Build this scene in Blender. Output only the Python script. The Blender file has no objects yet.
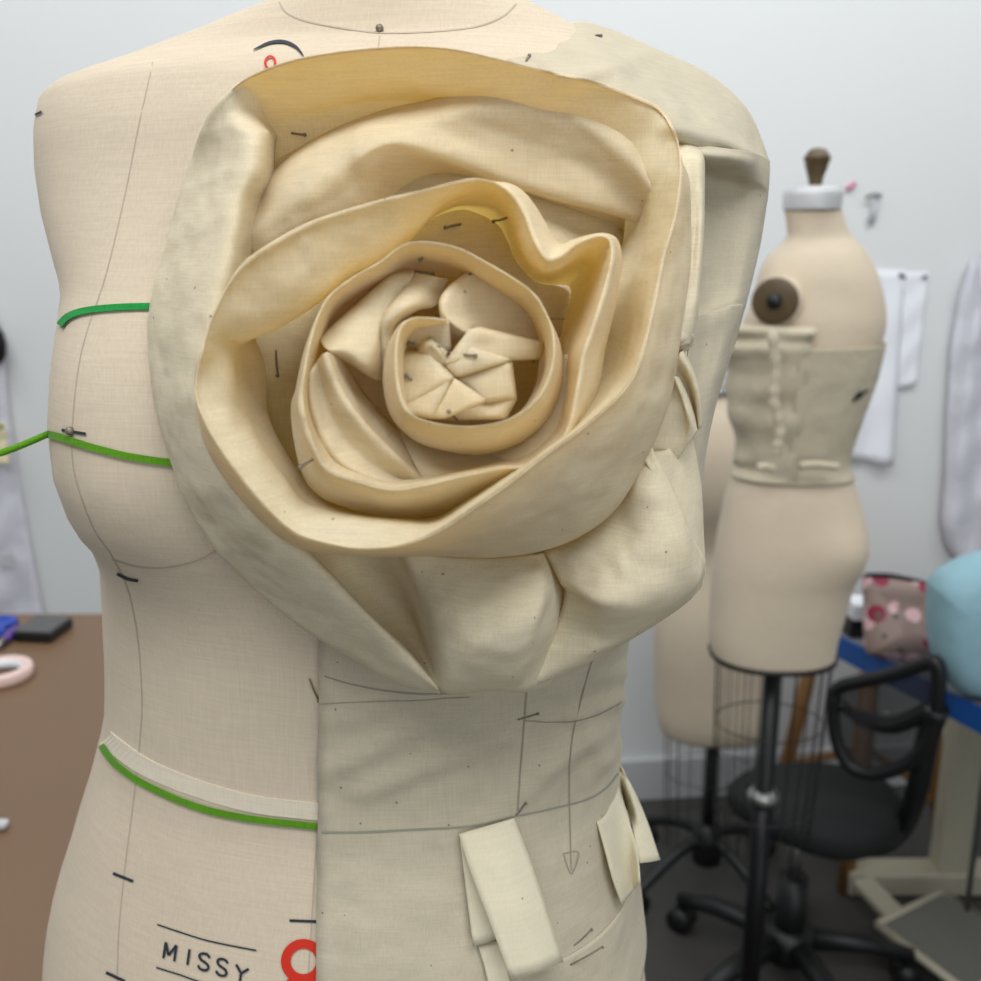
import bpy, bmesh, math, random
from mathutils import Vector, Matrix, noise as mnoise
from mathutils.bvhtree import BVHTree
random.seed(7)
SC = bpy.context.scene
COL = SC.collection
H = 1.45; PITCH = math.radians(14); F = 981.0; CX = CY = 490.5
CAM = Vector((0, 0, H))
FWD = Vector((0, math.cos(PITCH), -math.sin(PITCH)))
UP = Vector((0, math.sin(PITCH), math.cos(PITCH)))
RT = Vector((1, 0, 0))
def ray(px, py): return FWD + RT*((px-CX)/F) - UP*((py-CY)/F)
def W(px, py, d): return CAM + ray(px, py)*d
def proj(p):
    q = Vector(p)-CAM; d = q.dot(FWD)
    return CX+F*q.x/d, CY-F*q.dot(UP)/d, d
def atY(px, py, Y):                      # point of a sight line at ground distance Y
    r = ray(px, py); return CAM + r*(Y/r.y)
def atZ(px, py, z):
    r = ray(px, py); return CAM + r*((z-H)/r.z)

# ------------------------------------------------------------------ materials
def s2l(c): return tuple((v/255/12.92) if v/255 <= .04045 else ((v/255+.055)/1.055)**2.4 for v in c)
def nodes(m):
    m.use_nodes = True; nt = m.node_tree
    return nt, nt.nodes['Principled BSDF'], nt.nodes['Material Output']
def mix(nt, a, b, fac, mode='MIX'):
    n = nt.nodes.new('ShaderNodeMix'); n.data_type = 'RGBA'; n.blend_type = mode
    for s, v in ((n.inputs[0], fac), (n.inputs[6], a), (n.inputs[7], b)):
        if hasattr(v, 'links'): nt.links.new(v, s)
        else: s.default_value = v if not isinstance(v, tuple) else (*v[:3], 1)
    return n.outputs[2]
def simple(name, col, rough=.6, metal=0, spec=.5, var=.06, scale=60):
    m = bpy.data.materials.new(name); nt, b, o = nodes(m)
    tc = nt.nodes.new('ShaderNodeTexCoord'); no = nt.nodes.new('ShaderNodeTexNoise')
    no.inputs['Scale'].default_value = scale; no.inputs['Detail'].default_value = 4
    nt.links.new(tc.outputs['Object'], no.inputs['Vector'])
    c = s2l(col)
    lo = tuple(max(0, v*(1-var)) for v in c); hi = tuple(min(1, v*(1+var)) for v in c)
    nt.links.new(mix(nt, lo, hi, no.outputs['Fac']), b.inputs['Base Color'])
    b.inputs['Roughness'].default_value = rough; b.inputs['Metallic'].default_value = metal
    b.inputs['Specular IOR Level'].default_value = spec
    return m
def cloth(name, col, trans=0.0, tcol=None, specks=0.0, weave=.25, wrinkle=.2, scale=1.0, vary=.05, wr_scale=22):
    m = bpy.data.materials.new(name); nt, b, out = nodes(m); L = nt.links
    tc = nt.nodes.new('ShaderNodeTexCoord'); vec = tc.outputs['Object']
    def noise(sc, stretch=None, det=3):
        v = vec
        if stretch:
            mp = nt.nodes.new('ShaderNodeMapping'); mp.inputs['Scale'].default_value = stretch
            L.new(vec, mp.inputs['Vector']); v = mp.outputs['Vector']
        n = nt.nodes.new('ShaderNodeTexNoise'); n.inputs['Scale'].default_value = sc; n.inputs['Detail'].default_value = det
        L.new(v, n.inputs['Vector']); return n.outputs['Fac']
    warp = noise(900*scale, (1, 1, .05)); weft = noise(900*scale, (.05, .05, 1))
    big = noise(9)
    c = s2l(col)
    base = mix(nt, tuple(v*(1-vary) for v in c), tuple(min(1, v*(1+vary)) for v in c), big)
    wv = nt.nodes.new('ShaderNodeMath'); wv.operation = 'ADD'; L.new(warp, wv.inputs[0]); L.new(weft, wv.inputs[1])
    rg = nt.nodes.new('ShaderNodeMapRange'); rg.inputs[1].default_value = .7; rg.inputs[2].default_value = 1.3
    rg.inputs[3].default_value = 1-.10*weave*4; rg.inputs[4].default_value = 1+.06*weave*4
    L.new(wv.outputs[0], rg.inputs[0])
    cr = nt.nodes.new('ShaderNodeCombineColor')
    for i in range(3): L.new(rg.outputs[0], cr.inputs[i])
    base = mix(nt, base, cr.outputs[0], 1.0, 'MULTIPLY')
    if specks:
        vo = nt.nodes.new('ShaderNodeTexVoronoi'); vo.inputs['Scale'].default_value = 130
        L.new(vec, vo.inputs['Vector'])
        lt = nt.nodes.new('ShaderNodeMath'); lt.operation = 'LESS_THAN'; lt.inputs[1].default_value = .062
        L.new(vo.outputs['Distance'], lt.inputs[0])
        sp = nt.nodes.new('ShaderNodeSeparateColor'); L.new(vo.outputs['Color'], sp.inputs[0])
        gt = nt.nodes.new('ShaderNodeMath'); gt.operation = 'LESS_THAN'; gt.inputs[1].default_value = specks
        L.new(sp.outputs[0], gt.inputs[0])
        mu = nt.nodes.new('ShaderNodeMath'); mu.operation = 'MULTIPLY'
        L.new(lt.outputs[0], mu.inputs[0]); L.new(gt.outputs[0], mu.inputs[1])
        m2 = nt.nodes.new('ShaderNodeMath'); m2.operation = 'MULTIPLY'; m2.inputs[1].default_value = .75
        L.new(mu.outputs[0], m2.inputs[0])
        base = mix(nt, base, s2l((70, 55, 40)), m2.outputs[0])
    L.new(base, b.inputs['Base Color'])
    b.inputs['Roughness'].default_value = .85; b.inputs['Specular IOR Level'].default_value = .15
    b.inputs['Sheen Weight'].default_value = .08
    bp = nt.nodes.new('ShaderNodeBump'); bp.inputs['Strength'].default_value = .25*weave*2; bp.inputs['Distance'].default_value = .0004
    L.new(wv.outputs[0], bp.inputs['Height'])
    bp2 = nt.nodes.new('ShaderNodeBump'); bp2.inputs['Strength'].default_value = wrinkle; bp2.inputs['Distance'].default_value = .01
    L.new(noise(wr_scale, None, 2), bp2.inputs['Height']); L.new(bp2.outputs[0], bp.inputs['Normal'])
    L.new(bp.outputs[0], b.inputs['Normal'])
    if trans:
        t = nt.nodes.new('ShaderNodeBsdfTranslucent')
        t.inputs['Color'].default_value = (*s2l(tcol), 1); L.new(bp.outputs[0], t.inputs['Normal'])
        ms = nt.nodes.new('ShaderNodeMixShader'); ms.inputs[0].default_value = trans
        L.new(b.outputs[0], ms.inputs[1]); L.new(t.outputs[0], ms.inputs[2]); L.new(ms.outputs[0], out.inputs['Surface'])
    return m
M = {}
M['linen'] = cloth('form_linen', (210, 195, 172), weave=.2, wrinkle=.1, scale=1.2, vary=.05)
M['rose'] = cloth('rose_muslin', (245, 235, 204), trans=.38, tcol=(243, 214, 114), specks=.4, weave=.3, wrinkle=.5, wr_scale=34, scale=1.9)
M['rose_double'] = cloth('rose_muslin_double', (243, 235, 208), trans=.30, tcol=(243, 216, 122), specks=.4, weave=.3, wrinkle=.5, wr_scale=34, scale=1.9)
M['muslin'] = cloth('bodice_muslin', (206, 196, 172), trans=.12, tcol=(238, 220, 180), specks=.3, weave=.24, wrinkle=.45, wr_scale=30, scale=1.7)
M['strip'] = cloth('strip_muslin', (238, 230, 204), trans=.2, tcol=(238, 226, 180), specks=.1, weave=.14, wrinkle=.3)
M['tape_green'] = cloth('green_tape', (30, 140, 62), weave=.5, wrinkle=.05, vary=.15)
M['tape_lime'] = cloth('lime_tape', (92, 150, 30), weave=.5, wrinkle=.05, vary=.15)
M['twill'] = cloth('twill_tape', (224, 213, 192), weave=.18, wrinkle=.1)
M['pin'] = simple('pin_steel', (128, 118, 104), .4, .35)
M['ink'] = simple('print_ink', (40, 48, 58), .8)
M['red'] = simple('red_print', (206, 44, 22), .7)
M['pencil'] = simple('pencil', (158, 150, 134), .9)
M['chalk'] = simple('green_pencil', (152, 154, 138), .9)
M['seam'] = simple('seam_thread', (186, 172, 153), .9)
M['wall'] = simple('wall_paint', (222, 224, 224), .8, var=.02, scale=3)
M['floor'] = simple('floor_vinyl', (70, 68, 66), .5, var=.12, scale=8)
M['base'] = simple('baseboard', (200, 202, 204), .6, var=.02)
M['black'] = simple('black_plastic', (20, 21, 22), .45)
M['blackfab'] = simple('black_fabric', (24, 28, 28), .9)
M['dark'] = simple('dark_metal', (30, 30, 32), .4, .6)
M['steel'] = simple('steel', (150, 150, 148), .35, .9)
M['wood'] = simple('stool_wood', (150, 108, 62), .5, var=.15, scale=20)
M['finial'] = simple('finial_wood', (84, 68, 42), .4, var=.3, scale=30)
M['brown'] = simple('table_brown', (116, 90, 66), .45, var=.06, scale=5)
M['blue'] = simple('blue_edge', (24, 84, 158), .5)
M['greytop'] = simple('grey_top', (122, 124, 128), .5)
M['cream'] = simple('cream_steel', (196, 190, 168), .5)
M['pedal'] = simple('pedal_grey', (118, 118, 110), .7)
M['paper'] = simple('paper', (236, 238, 244), .9, var=.03, scale=12)
M['greypaper'] = simple('grey_paper', (196, 197, 200), .9, var=.06, scale=14)
M['cap'] = simple('cap_metal', (196, 197, 198), .45, .2)
M['wire'] = simple('wire', (60, 60, 58), .4, .7)
M['pink'] = simple('pink_plastic', (228, 200, 192), .5)
M['bluepl'] = simple('blue_plastic', (36, 72, 170), .4)
M['purple'] = simple('purple_plastic', (86, 60, 140), .4)
M['bluebag'] = cloth('blue_fabric', (148, 186, 198), weave=.2, wrinkle=.5, wr_scale=14)
M['greyfab'] = cloth('grey_white_fabric', (214, 214, 222), weave=.2, wrinkle=.7, wr_scale=16)
M['yellow'] = simple('pale_yellow', (226, 216, 176), .8)
M['pouch'] = bpy.data.materials.new('floral')
def floral():
    m = M['pouch']; nt, b, o = nodes(m); L = nt.links
    tc = nt.nodes.new('ShaderNodeTexCoord')
    base = s2l((150, 128, 120))
    col = base
    for sc, th, c, off in ((26, .36, (222, 182, 184), 0), (15, .24, (140, 34, 64), .37), (33, .2, (92, 92, 76), .71)):
        mp = nt.nodes.new('ShaderNodeMapping'); mp.inputs['Location'].default_value = (off, off, off)
        v = nt.nodes.new('ShaderNodeTexVoronoi'); v.inputs['Scale'].default_value = sc
        L.new(tc.outputs['Object'], mp.inputs[0]); L.new(mp.outputs[0], v.inputs['Vector'])
        lt = nt.nodes.new('ShaderNodeMath'); lt.operation = 'LESS_THAN'; lt.inputs[1].default_value = th
        L.new(v.outputs['Distance'], lt.inputs[0]); col = mix(nt, col, s2l(c), lt.outputs[0])
    L.new(col, b.inputs['Base Color']); b.inputs['Roughness'].default_value = .6
floral()
M['meshback'] = bpy.data.materials.new('chair_mesh')
def meshback():
    m = M['meshback']; nt, b, o = nodes(m); L = nt.links
    b.inputs['Base Color'].default_value = (.02, .02, .022, 1); b.inputs['Roughness'].default_value = .7
    t = nt.nodes.new('ShaderNodeBsdfTransparent'); ms = nt.nodes.new('ShaderNodeMixShader')
    tc = nt.nodes.new('ShaderNodeTexCoord'); ck = nt.nodes.new('ShaderNodeTexChecker'); ck.inputs['Scale'].default_value = 500
    L.new(tc.outputs['Object'], ck.inputs['Vector'])
    mr = nt.nodes.new('ShaderNodeMapRange'); mr.inputs[3].default_value = .7; mr.inputs[4].default_value = .96
    L.new(ck.outputs['Fac'], mr.inputs[0]); L.new(mr.outputs[0], ms.inputs[0])
    L.new(t.outputs[0], ms.inputs[1]); L.new(b.outputs[0], ms.inputs[2]); L.new(ms.outputs[0], o.inputs['Surface'])
meshback()

# ------------------------------------------------------------------ object helpers
def tag(o, label=None, cat=None, group=None, kind=None):
    if label: o['label'] = label
    if cat: o['category'] = cat
    if group: o['group'] = group
    if kind: o['kind'] = kind
    return o
def empty(name, loc, label, cat, group=None):
    o = bpy.data.objects.new(name, None); COL.objects.link(o); o.location = loc; o.empty_display_size = .05
    return tag(o, label, cat, group)
def wloc(o):
    v = Vector((0, 0, 0))
    while o: v += o.location; o = o.parent
    return v
def mk(name, bm, mat, parent=None, smooth=True, origin=None, solid=0, sub=0, bevel=0, soff=0):
    """link a bmesh given in world coordinates as one mesh object"""
    off = wloc(parent) if parent else Vector((0, 0, 0))
    loc = Vector((0, 0, 0))
    if origin is not None: loc = Vector(origin)-off
    bm.normal_update()
    bmesh.ops.translate(bm, verts=bm.verts, vec=-(off+loc))
    me = bpy.data.meshes.new(name); bm.to_mesh(me); bm.free()
    for p in me.polygons: p.use_smooth = smooth
    o = bpy.data.objects.new(name, me); COL.objects.link(o); o.location = loc
    if parent: o.parent = parent
    me.materials.append(mat)
    if bevel:
        md = o.modifiers.new('b', 'BEVEL'); md.width = bevel; md.segments = 2; md.limit_method = 'ANGLE'
    if solid:
        md = o.modifiers.new('s', 'SOLIDIFY'); md.thickness = solid; md.offset = soff
    if sub:
        md = o.modifiers.new('u', 'SUBSURF'); md.levels = md.render_levels = sub
    return o
def cr(p0, p1, p2, p3, t):
    return (p1*2 + (p2-p0)*t + (p0*2-p1*5+p2*4-p3)*t*t + (p1*3-p0-p2*3+p3)*t**3)*.5
def spline(pts, n, closed=False):
    pts = [Vector(p) for p in pts]; out = []; N = len(pts)
    if N == 2: return [pts[0].lerp(pts[1], i/n) for i in range(n+1)]
    segs = N if closed else N-1
    for i in range(segs):
        if closed: a, b, c, d = pts[i-1], pts[i], pts[(i+1) % N], pts[(i+2) % N]
        else:
            b, c = pts[i], pts[i+1]
            a = pts[i-1] if i else b*2-c; d = pts[i+2] if i+2 < N else c*2-b
        for k in range(n): out.append(cr(a, b, c, d, k/n))
    if not closed: out.append(pts[-1])
    return out
def grid_bm(g, closed=False, bm=None):
    bm = bm or bmesh.new()
    vs = [[bm.verts.new(p) for p in r] for r in g]
    for i in range(len(vs)-1):
        n = len(vs[i])
        for j in range(n if closed else n-1):
            k = (j+1) % n
            bm.faces.new((vs[i][j], vs[i+1][j], vs[i+1][k], vs[i][k]))
    return bm
def tube(bm, pts, r, n=8, cap=True):
    pts = [Vector(p) for p in pts]; rings = []
    rr = r if isinstance(r, (list, tuple)) else [r]*len(pts)
    prev = None
    for i, p in enumerate(pts):
        t = (pts[min(i+1, len(pts)-1)]-pts[max(i-1, 0)]).normalized()
        if prev is None:
            a = Vector((0, 0, 1)) if abs(t.z) < .9 else Vector((1, 0, 0))
            u = t.cross(a).normalized()
        else: u = (prev-t*prev.dot(t)).normalized()
        prev = u; v = t.cross(u)
        rings.append([bm.verts.new(p+(u*math.cos(2*math.pi*k/n)+v*math.sin(2*math.pi*k/n))*rr[i]) for k in range(n)])
    for a, b in zip(rings, rings[1:]):
        for k in range(n): bm.faces.new((a[k], a[(k+1) % n], b[(k+1) % n], b[k]))
    if cap:
        bm.faces.new(rings[0][::-1]); bm.faces.new(rings[-1])
    return bm
def box(bm, c, s, R=None):
    vs = []
    for x in (-.5, .5):
        for y in (-.5, .5):
            for z in (-.5, .5):
                p = Vector((x*s[0], y*s[1], z*s[2]))
                if R: p = R @ p
                vs.append(bm.verts.new(p+Vector(c)))
    for f in ((0, 1, 3, 2), (4, 6, 7, 5), (0, 4, 5, 1), (2, 3, 7, 6), (0, 2, 6, 4), (1, 5, 7, 3)):
        bm.faces.new([vs[i] for i in f])
    return bm
def prism(bm, poly, z0, z1):
    lo = [bm.verts.new((x, y, z0)) for x, y in poly]; hi = [bm.verts.new((x, y, z1)) for x, y in poly]
    n = len(poly)
    bm.faces.new(lo[::-1]); bm.faces.new(hi)
    for i in range(n): bm.faces.new((lo[i], lo[(i+1) % n], hi[(i+1) % n], hi[i]))
    return bm
def lathe(bm, c, prof, n=24):
    c = Vector(c); g = []
    for r, z in prof: g.append([c+Vector((r*math.cos(2*math.pi*k/n), r*math.sin(2*math.pi*k/n), z)) for k in range(n)])
    return grid_bm(g, True, bm)
def ball(bm, c, r, seg=12):
    bmesh.ops.create_uvsphere(bm, u_segments=seg, v_segments=max(6, seg//2), radius=r, matrix=Matrix.Translation(Vector(c)))
    return bm
def B(): return bmesh.new()
SURF = []                                  # (name, verts, polys) for sight-line lookups
def remember(key, o):
    off = wloc(o)
    SURF.append((key, [v.co+off for v in o.data.vertices], [tuple(p.vertices) for p in o.data.polygons]))
_bv = {}
def bvh(keys):
    k = tuple(sorted(keys))
    if k not in _bv:
        V = []; P = []
        for key, vs, ps in SURF:
            if key in k:
                n = len(V); V += vs; P += [tuple(i+n for i in p) for p in ps]
        _bv[k] = BVHTree.FromPolygons(V, P)
    return _bv[k]
def hit(px, py, keys=('form',), lift=0.0):
    d = ray(px, py).normalized()
    loc, nor, i, dist = bvh(keys).ray_cast(CAM, d)
    if loc is None: return None, None
    if nor.dot(d) > 0: nor = -nor
    return loc+nor*lift, nor

# ------------------------------------------------------------------ dress form torso
YC = 0.47
YAW = math.radians(-13)                    # faces a little to the left of the camera
def interp(tab, v):
    if v <= tab[0][0]: return tab[0][1]
    for (a, b), (c, d) in zip(tab, tab[1:]):
        if v <= c:
            t = (v-a)/(c-a); return b+(d-b)*t
    return tab[-1][1]
LSIL = [(-60, 286), (-10, 282), (6, 272), (14, 246), (30, 205), (50, 150), (68, 98), (84, 50), (100, 37), (130, 33), (170, 34), (215, 41), (262, 53), (290, 61), (320, 57), (380, 49), (430, 47),
        (480, 53), (520, 69), (545, 90), (565, 99), (620, 102), (680, 105), (720, 104), (740, 100), (790, 87), (850, 70), (900, 54), (950, 44), (981, 42), (1100, 36), (1250, 45)]
RSIL = [(-60, 508), (-10, 512), (6, 520), (14, 535), (30, 570), (50, 610), (68, 640), (84, 668), (100, 682), (130, 690), (170, 690), (215, 688), (262, 685), (320, 684), (380, 684), (430, 682),
        (480, 676), (520, 665), (560, 645), (600, 632), (640, 623), (700, 617), (740, 613), (780, 617), (830, 625), (880, 633), (940, 640), (981, 645), (1100, 655), (1250, 648)]
# depth of the body: y pixel row -> front and back half depths, forward shift
FRONT = [(-60, .060), (60, .060), (72, .067), (92, .075), (130, .083), (215, .090), (300, .095), (430, .095), (520, .092), (600, .092), (740, .095), (830, .108), (981, .125), (1250, .130)]
def zrow(y): return atY(360, y, YC).z
ROWS = [-60, -30, -10, 0, 8, 14, 22, 30, 40, 50, 60, 68, 76, 84, 92, 100, 115, 130, 150, 170, 190, 215, 240, 262, 278, 290, 305, 320, 340, 360, 380, 400, 415, 430, 445, 460,
        480, 500, 515, 530, 545, 555, 565, 580, 600, 620, 650, 680, 700, 720, 735, 745, 760, 790, 820, 850, 875, 900, 925, 950, 981, 1020, 1060, 1100, 1160, 1250]
NT = 144
CU, SU = math.cos(YAW), math.sin(YAW)
def sect(z, y, a, cx):
    b = interp(FRONT, y); pts = []
    z430 = zrow(425)
    for k in range(NT):
        th = 2*math.pi*k/NT
        c, s = math.cos(th), math.sin(th)
        e = .86
        u = a*math.copysign(abs(c)**e, c); v = b*math.copysign(abs(s)**e, s)
        if s > 0:
            for su, amp in ((-1, .040), (1, .026)):
                du = (u-su*.082)/.048; dz = (z-z430)
                dz = dz/.062 if dz > 0 else dz/.046
                g = math.exp(-.5*(du*du))*math.exp(-.5*abs(dz)**2.6)
                v += amp*g
                if su < 0: u -= .008*g
        x = cx + u*CU + v*SU*1.0
        yy = YC - (v*CU - u*SU)
        pts.append(Vector((x, yy, z)))
    return pts
sections = []
for y in ROWS:
    z = zrow(y)
    d0 = proj(atY(360, y, YC))[2]
    L0, R0 = interp(LSIL, y), interp(RSIL, y)
    a = (R0-L0)/2*d0/F; cx = ((R0+L0)/2-CX)*d0/F
    for it in range(25):
        pr = [proj(p) for p in sect(z, y, a, cx)]
        lo = min(pr); hi = max(pr)
        eL = lo[0]-interp(LSIL, lo[1]); eR = hi[0]-interp(RSIL, hi[1])
        if y < 14: eL = lo[0]-L0; eR = hi[0]-R0
        a += (eL-eR)/2*d0/F*.6; cx -= (eL+eR)/2*d0/F*.6
        a = max(a, .03)
    sections.append((z, y, a, cx))
tors = [sect(*s) for s in sections]
def tsurf(k, z, off=0):
    """torso point for section index k (float, angle steps) at height z"""
    i = 0
    while i < len(sections)-2 and sections[i+1][0] > z: i += 1
    z0, z1 = sections[i][0], sections[i+1][0]
    t = min(1, max(0, (z0-z)/(z0-z1)))
    def at(kk, ii):
        k0 = int(math.floor(kk)); f = kk-k0
        return tors[ii][k0 % NT].lerp(tors[ii][(k0+1) % NT], f)
    p = at(k, i).lerp(at(k, i+1), t)
    if off:
        q = at(k+1, i).lerp(at(k+1, i+1), t)-at(k-1, i).lerp(at(k-1, i+1), t)
        n = Vector((-q.y, q.x, 0)).normalized()
        p = p + n*off
    return p
bm = grid_bm(tors, True)
bm.verts.ensure_lookup_table()
for ring, flip in ((0, 1), (len(tors)-1, 0)):
    vs = [bm.verts[ring*NT+k] for k in range(NT)]
    try: bm.faces.new(vs)
    except ValueError: pass
bmesh.ops.recalc_face_normals(bm, faces=bm.faces)
zb = sections[-1][0]; fx = sections[-1][3]
FORM = empty('dress_form', (fx, YC, 0), 'large beige linen dress form close up, wearing the muslin rose', 'dress form')
torso = mk('torso', bm, M['linen'], FORM)
remember('form', torso)
def stand(parent, x, y, ztop, zbot_body, nleg=4, rad=.24, rot=.3, collar=None, pole_r=.014):
    b = tube(B(), [(x, y, .10), (x, y, ztop)], pole_r, 12); mk('pole', b, M['black'], parent)
    if collar:
        b = lathe(B(), (x, y, collar), [(.014, -.012), (.024, -.010), (.026, 0), (.022, .006), (.014, .010)], 20); mk('collar', b, M['steel'], parent)
        b = tube(B(), [(x, y, .09), (x, y, collar)], pole_r*1.2, 12); mk('outer_pole', b, M['dark'], parent)
    b = lathe(B(), (x, y, 0), [(.0, .07), (.034, .07), (.036, .13), (.028, .16), (.0, .17)], 16); mk('hub', b, M['black'], parent)
    for k in range(nleg):
        t = rot+2*math.pi*k/nleg; c, s = math.cos(t), math.sin(t)
        P = [(x+c*.02, y+s*.02, .135), (x+c*rad*.5, y+s*rad*.5, .115), (x+c*rad*.9, y+s*rad*.9, .075), (x+c*rad, y+s*rad, .06)]
        leg = mk('leg', tube(B(), spline(P, 4), .013, 10), M['black'], parent)
        q = Vector((x+c*rad, y+s*rad, .027)); b = B()
        tube(b, [q+Vector((-s*.009, c*.009, 0)), q-Vector((-s*.009, c*.009, 0))], .027, 16)
        tube(b, [q, q+Vector((0, 0, .035))], .006, 8)
        mk('caster', b, M['black'], leg)
stand(FORM, fx, YC, zb+.01, zb, 4, .13, .8, None)

# lines, tapes and prints lying on cloth
def ribbon(name, pts, width, mat, parent, keys=('form',), lift=.0006, n=6, solid=0, taper=False):
    sp = spline([Vector((p[0], p[1], 0)) for p in pts], n)
    L = []; R = []
    for i, p in enumerate(sp):
        t = (sp[min(i+1, len(sp)-1)]-sp[max(i-1, 0)]).normalized()
        nn = Vector((-t.y, t.x, 0)); w = width/2
        if taper: w *= math.sin(math.pi*(.04+.92*i/(len(sp)-1)))**.6
        a, na = hit(p.x+nn.x*w, p.y+nn.y*w, keys, lift); c, nc = hit(p.x-nn.x*w, p.y-nn.y*w, keys, lift)
        if a is None or c is None: continue
        L.append(a); R.append(c)
    if len(L) < 2: return None
    return mk(name, grid_bm([L, R]), mat, parent, solid=solid, soff=1, smooth=not solid)
for nm, pts, w in (
    ('center_seam', [(380, 36), (379, 42), (378, 52)], 1.3),
    ('center_seam', [(321, 640), (320, 700), (318, 760), (317, 830), (313, 900), (308, 981), (306, 1010)], 1.6),
    ('princess_seam', [(153, 62), (138, 130), (124, 200), (106, 275), (82, 350), (73, 420), (74, 470), (92, 525), (112, 556), (128, 590), (138, 640), (142, 700), (140, 740), (135, 790), (126, 860), (119, 930), (117, 990)], 1.2),
    ('bust_seam', [(112, 559), (140, 567), (170, 567), (198, 560), (218, 549)], 1.6),
    ('neck_seam', [(279, 2), (287, 13), (305, 21), (340, 28), (380, 33), (430, 32), (475, 27), (502, 17), (516, 4)], 1.8)):
    ribbon(nm, pts, w*.85, M['seam'], FORM, lift=.0002)
for pts, w in (([(35, 116), (43, 112)], 2.4), ([(118, 573), (128, 578), (139, 580)], 3), ([(114, 873), (134, 881)], 3), ([(107, 972), (126, 981)], 3), ([(290, 920), (318, 921)], 2.6),
               ([(158, 924), (185, 933), (212, 941), (257, 950)], 1.5), ([(157, 967), (180, 974), (204, 982), (250, 992)], 1.5)):
    ribbon('printed_mark', pts, w, M['ink'], FORM)
ribbon('printed_arc', [(254, 51), (270, 44), (284, 43), (296, 48), (304, 57)], 3.4, M['ink'], FORM, taper=True)
def arc(cx, cy, rx, ry, a0, a1, n=10):
    return [(cx+rx*math.cos(math.radians(a0+(a1-a0)*i/n)), cy+ry*math.sin(math.radians(a0+(a1-a0)*i/n))) for i in range(n+1)]
def ess(cx, cy):                       # an S drawn as one stroke, leaning with its line
    P = [(5, -5.5), (2.5, -7.8), (-1, -8), (-4.2, -6.6), (-5, -4), (-3.4, -1.4), (0, 0), (3.4, 1.6), (4.8, 4.2), (3.6, 7), (0, 8.2), (-3.6, 7.4), (-5.4, 5)]
    return [(cx+x-.12*y, cy+y+x*.3) for x, y in P]
for st in ([(164.5, 957.5), (167, 941.5)], [(167, 941.5), (169.6, 954.5)], [(169.6, 954.5), (177.5, 944.5)], [(177.5, 944.5), (175.3, 960.5)], [(190.6, 948.5), (188.4, 964)],
           ess(205, 961), ess(223, 966.5), [(237, 963.5), (242, 972.5)], [(249.5, 968), (242, 972.5)], [(242, 972.5), (240.6, 981)]):
    ribbon('printed_letter', st, 2.5, M['ink'], FORM, lift=.0008, n=5)
ribbon('printed_number', arc(304, 960.5, 17.5, 17.5, 0, 360, 24), 9.5, M['red'], FORM, lift=.0008, n=2)
ribbon('printed_number', arc(304, 1000, 21, 22, 0, 360, 24), 9.5, M['red'], FORM, lift=.0009, n=2)
ribbon('printed_number', arc(271, 64, 5, 6, 0, 360, 16), 2.2, M['red'], FORM, lift=.0008, n=2)
ribbon('printed_number', arc(271, 76.5, 6, 6.5, 0, 360, 16), 2.2, M['red'], FORM, lift=.0008, n=2)

twl = empty('waist_tape', hit(200, 782)[0], 'off-white twill tape around the waist of the large dress form', 'tape')
o = ribbon('tape_band', [(100, 733), (118, 748), (150, 769), (200, 789), (255, 804), (322, 812)], 17, M['twill'], twl, lift=.0005, solid=.0007)
def tape(name, pts, w, mat, label, lift=.0012, free=None):
    e = empty(name, hit(*pts[len(pts)//2])[0], label, 'tape')
    o = ribbon('tape_band', pts, w, mat, e, lift=lift, solid=.0004)
    if free:
        a0, a1 = hit(free[0][0], free[0][1]-w/2, ('form',), lift)[0], hit(free[0][0], free[0][1]+w/2, ('form',), lift)[0]
        d = proj(a0)[2]
        b0 = W(free[1][0], free[1][1]-w/2, d*.99); b1 = W(free[1][0], free[1][1]+w/2, d*.99)
        g = [[a0.lerp(b0, t/8)+Vector((0, 0, -.002*math.sin(math.pi*t/8))) for t in range(9)], [a1.lerp(b1, t/8)+Vector((0, 0, -.002*math.sin(math.pi*t/8))) for t in range(9)]]
        mk('tape_tail', grid_bm(g), mat, e, solid=.0004)
tape('style_tape', [(62, 326), (68, 319), (78, 314), (95, 310.5), (125, 308), (165, 307)], 6.5, M['tape_green'], 'dark green style tape above the bust of the large form')
tape('style_tape', [(50, 434), (62, 437), (80, 443), (105, 450), (135, 457), (185, 464)], 7, M['tape_lime'], 'lime green style tape across the bust, its loose end trailing left', free=((51, 434), (-60, 466)))
tape('style_tape', [(104, 745), (110, 754), (122, 767), (150, 785), (200, 806), (250, 817), (318, 825)], 6.5, M['tape_lime'], 'lime green style tape below the twill tape at the waist', lift=.0016)

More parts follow.
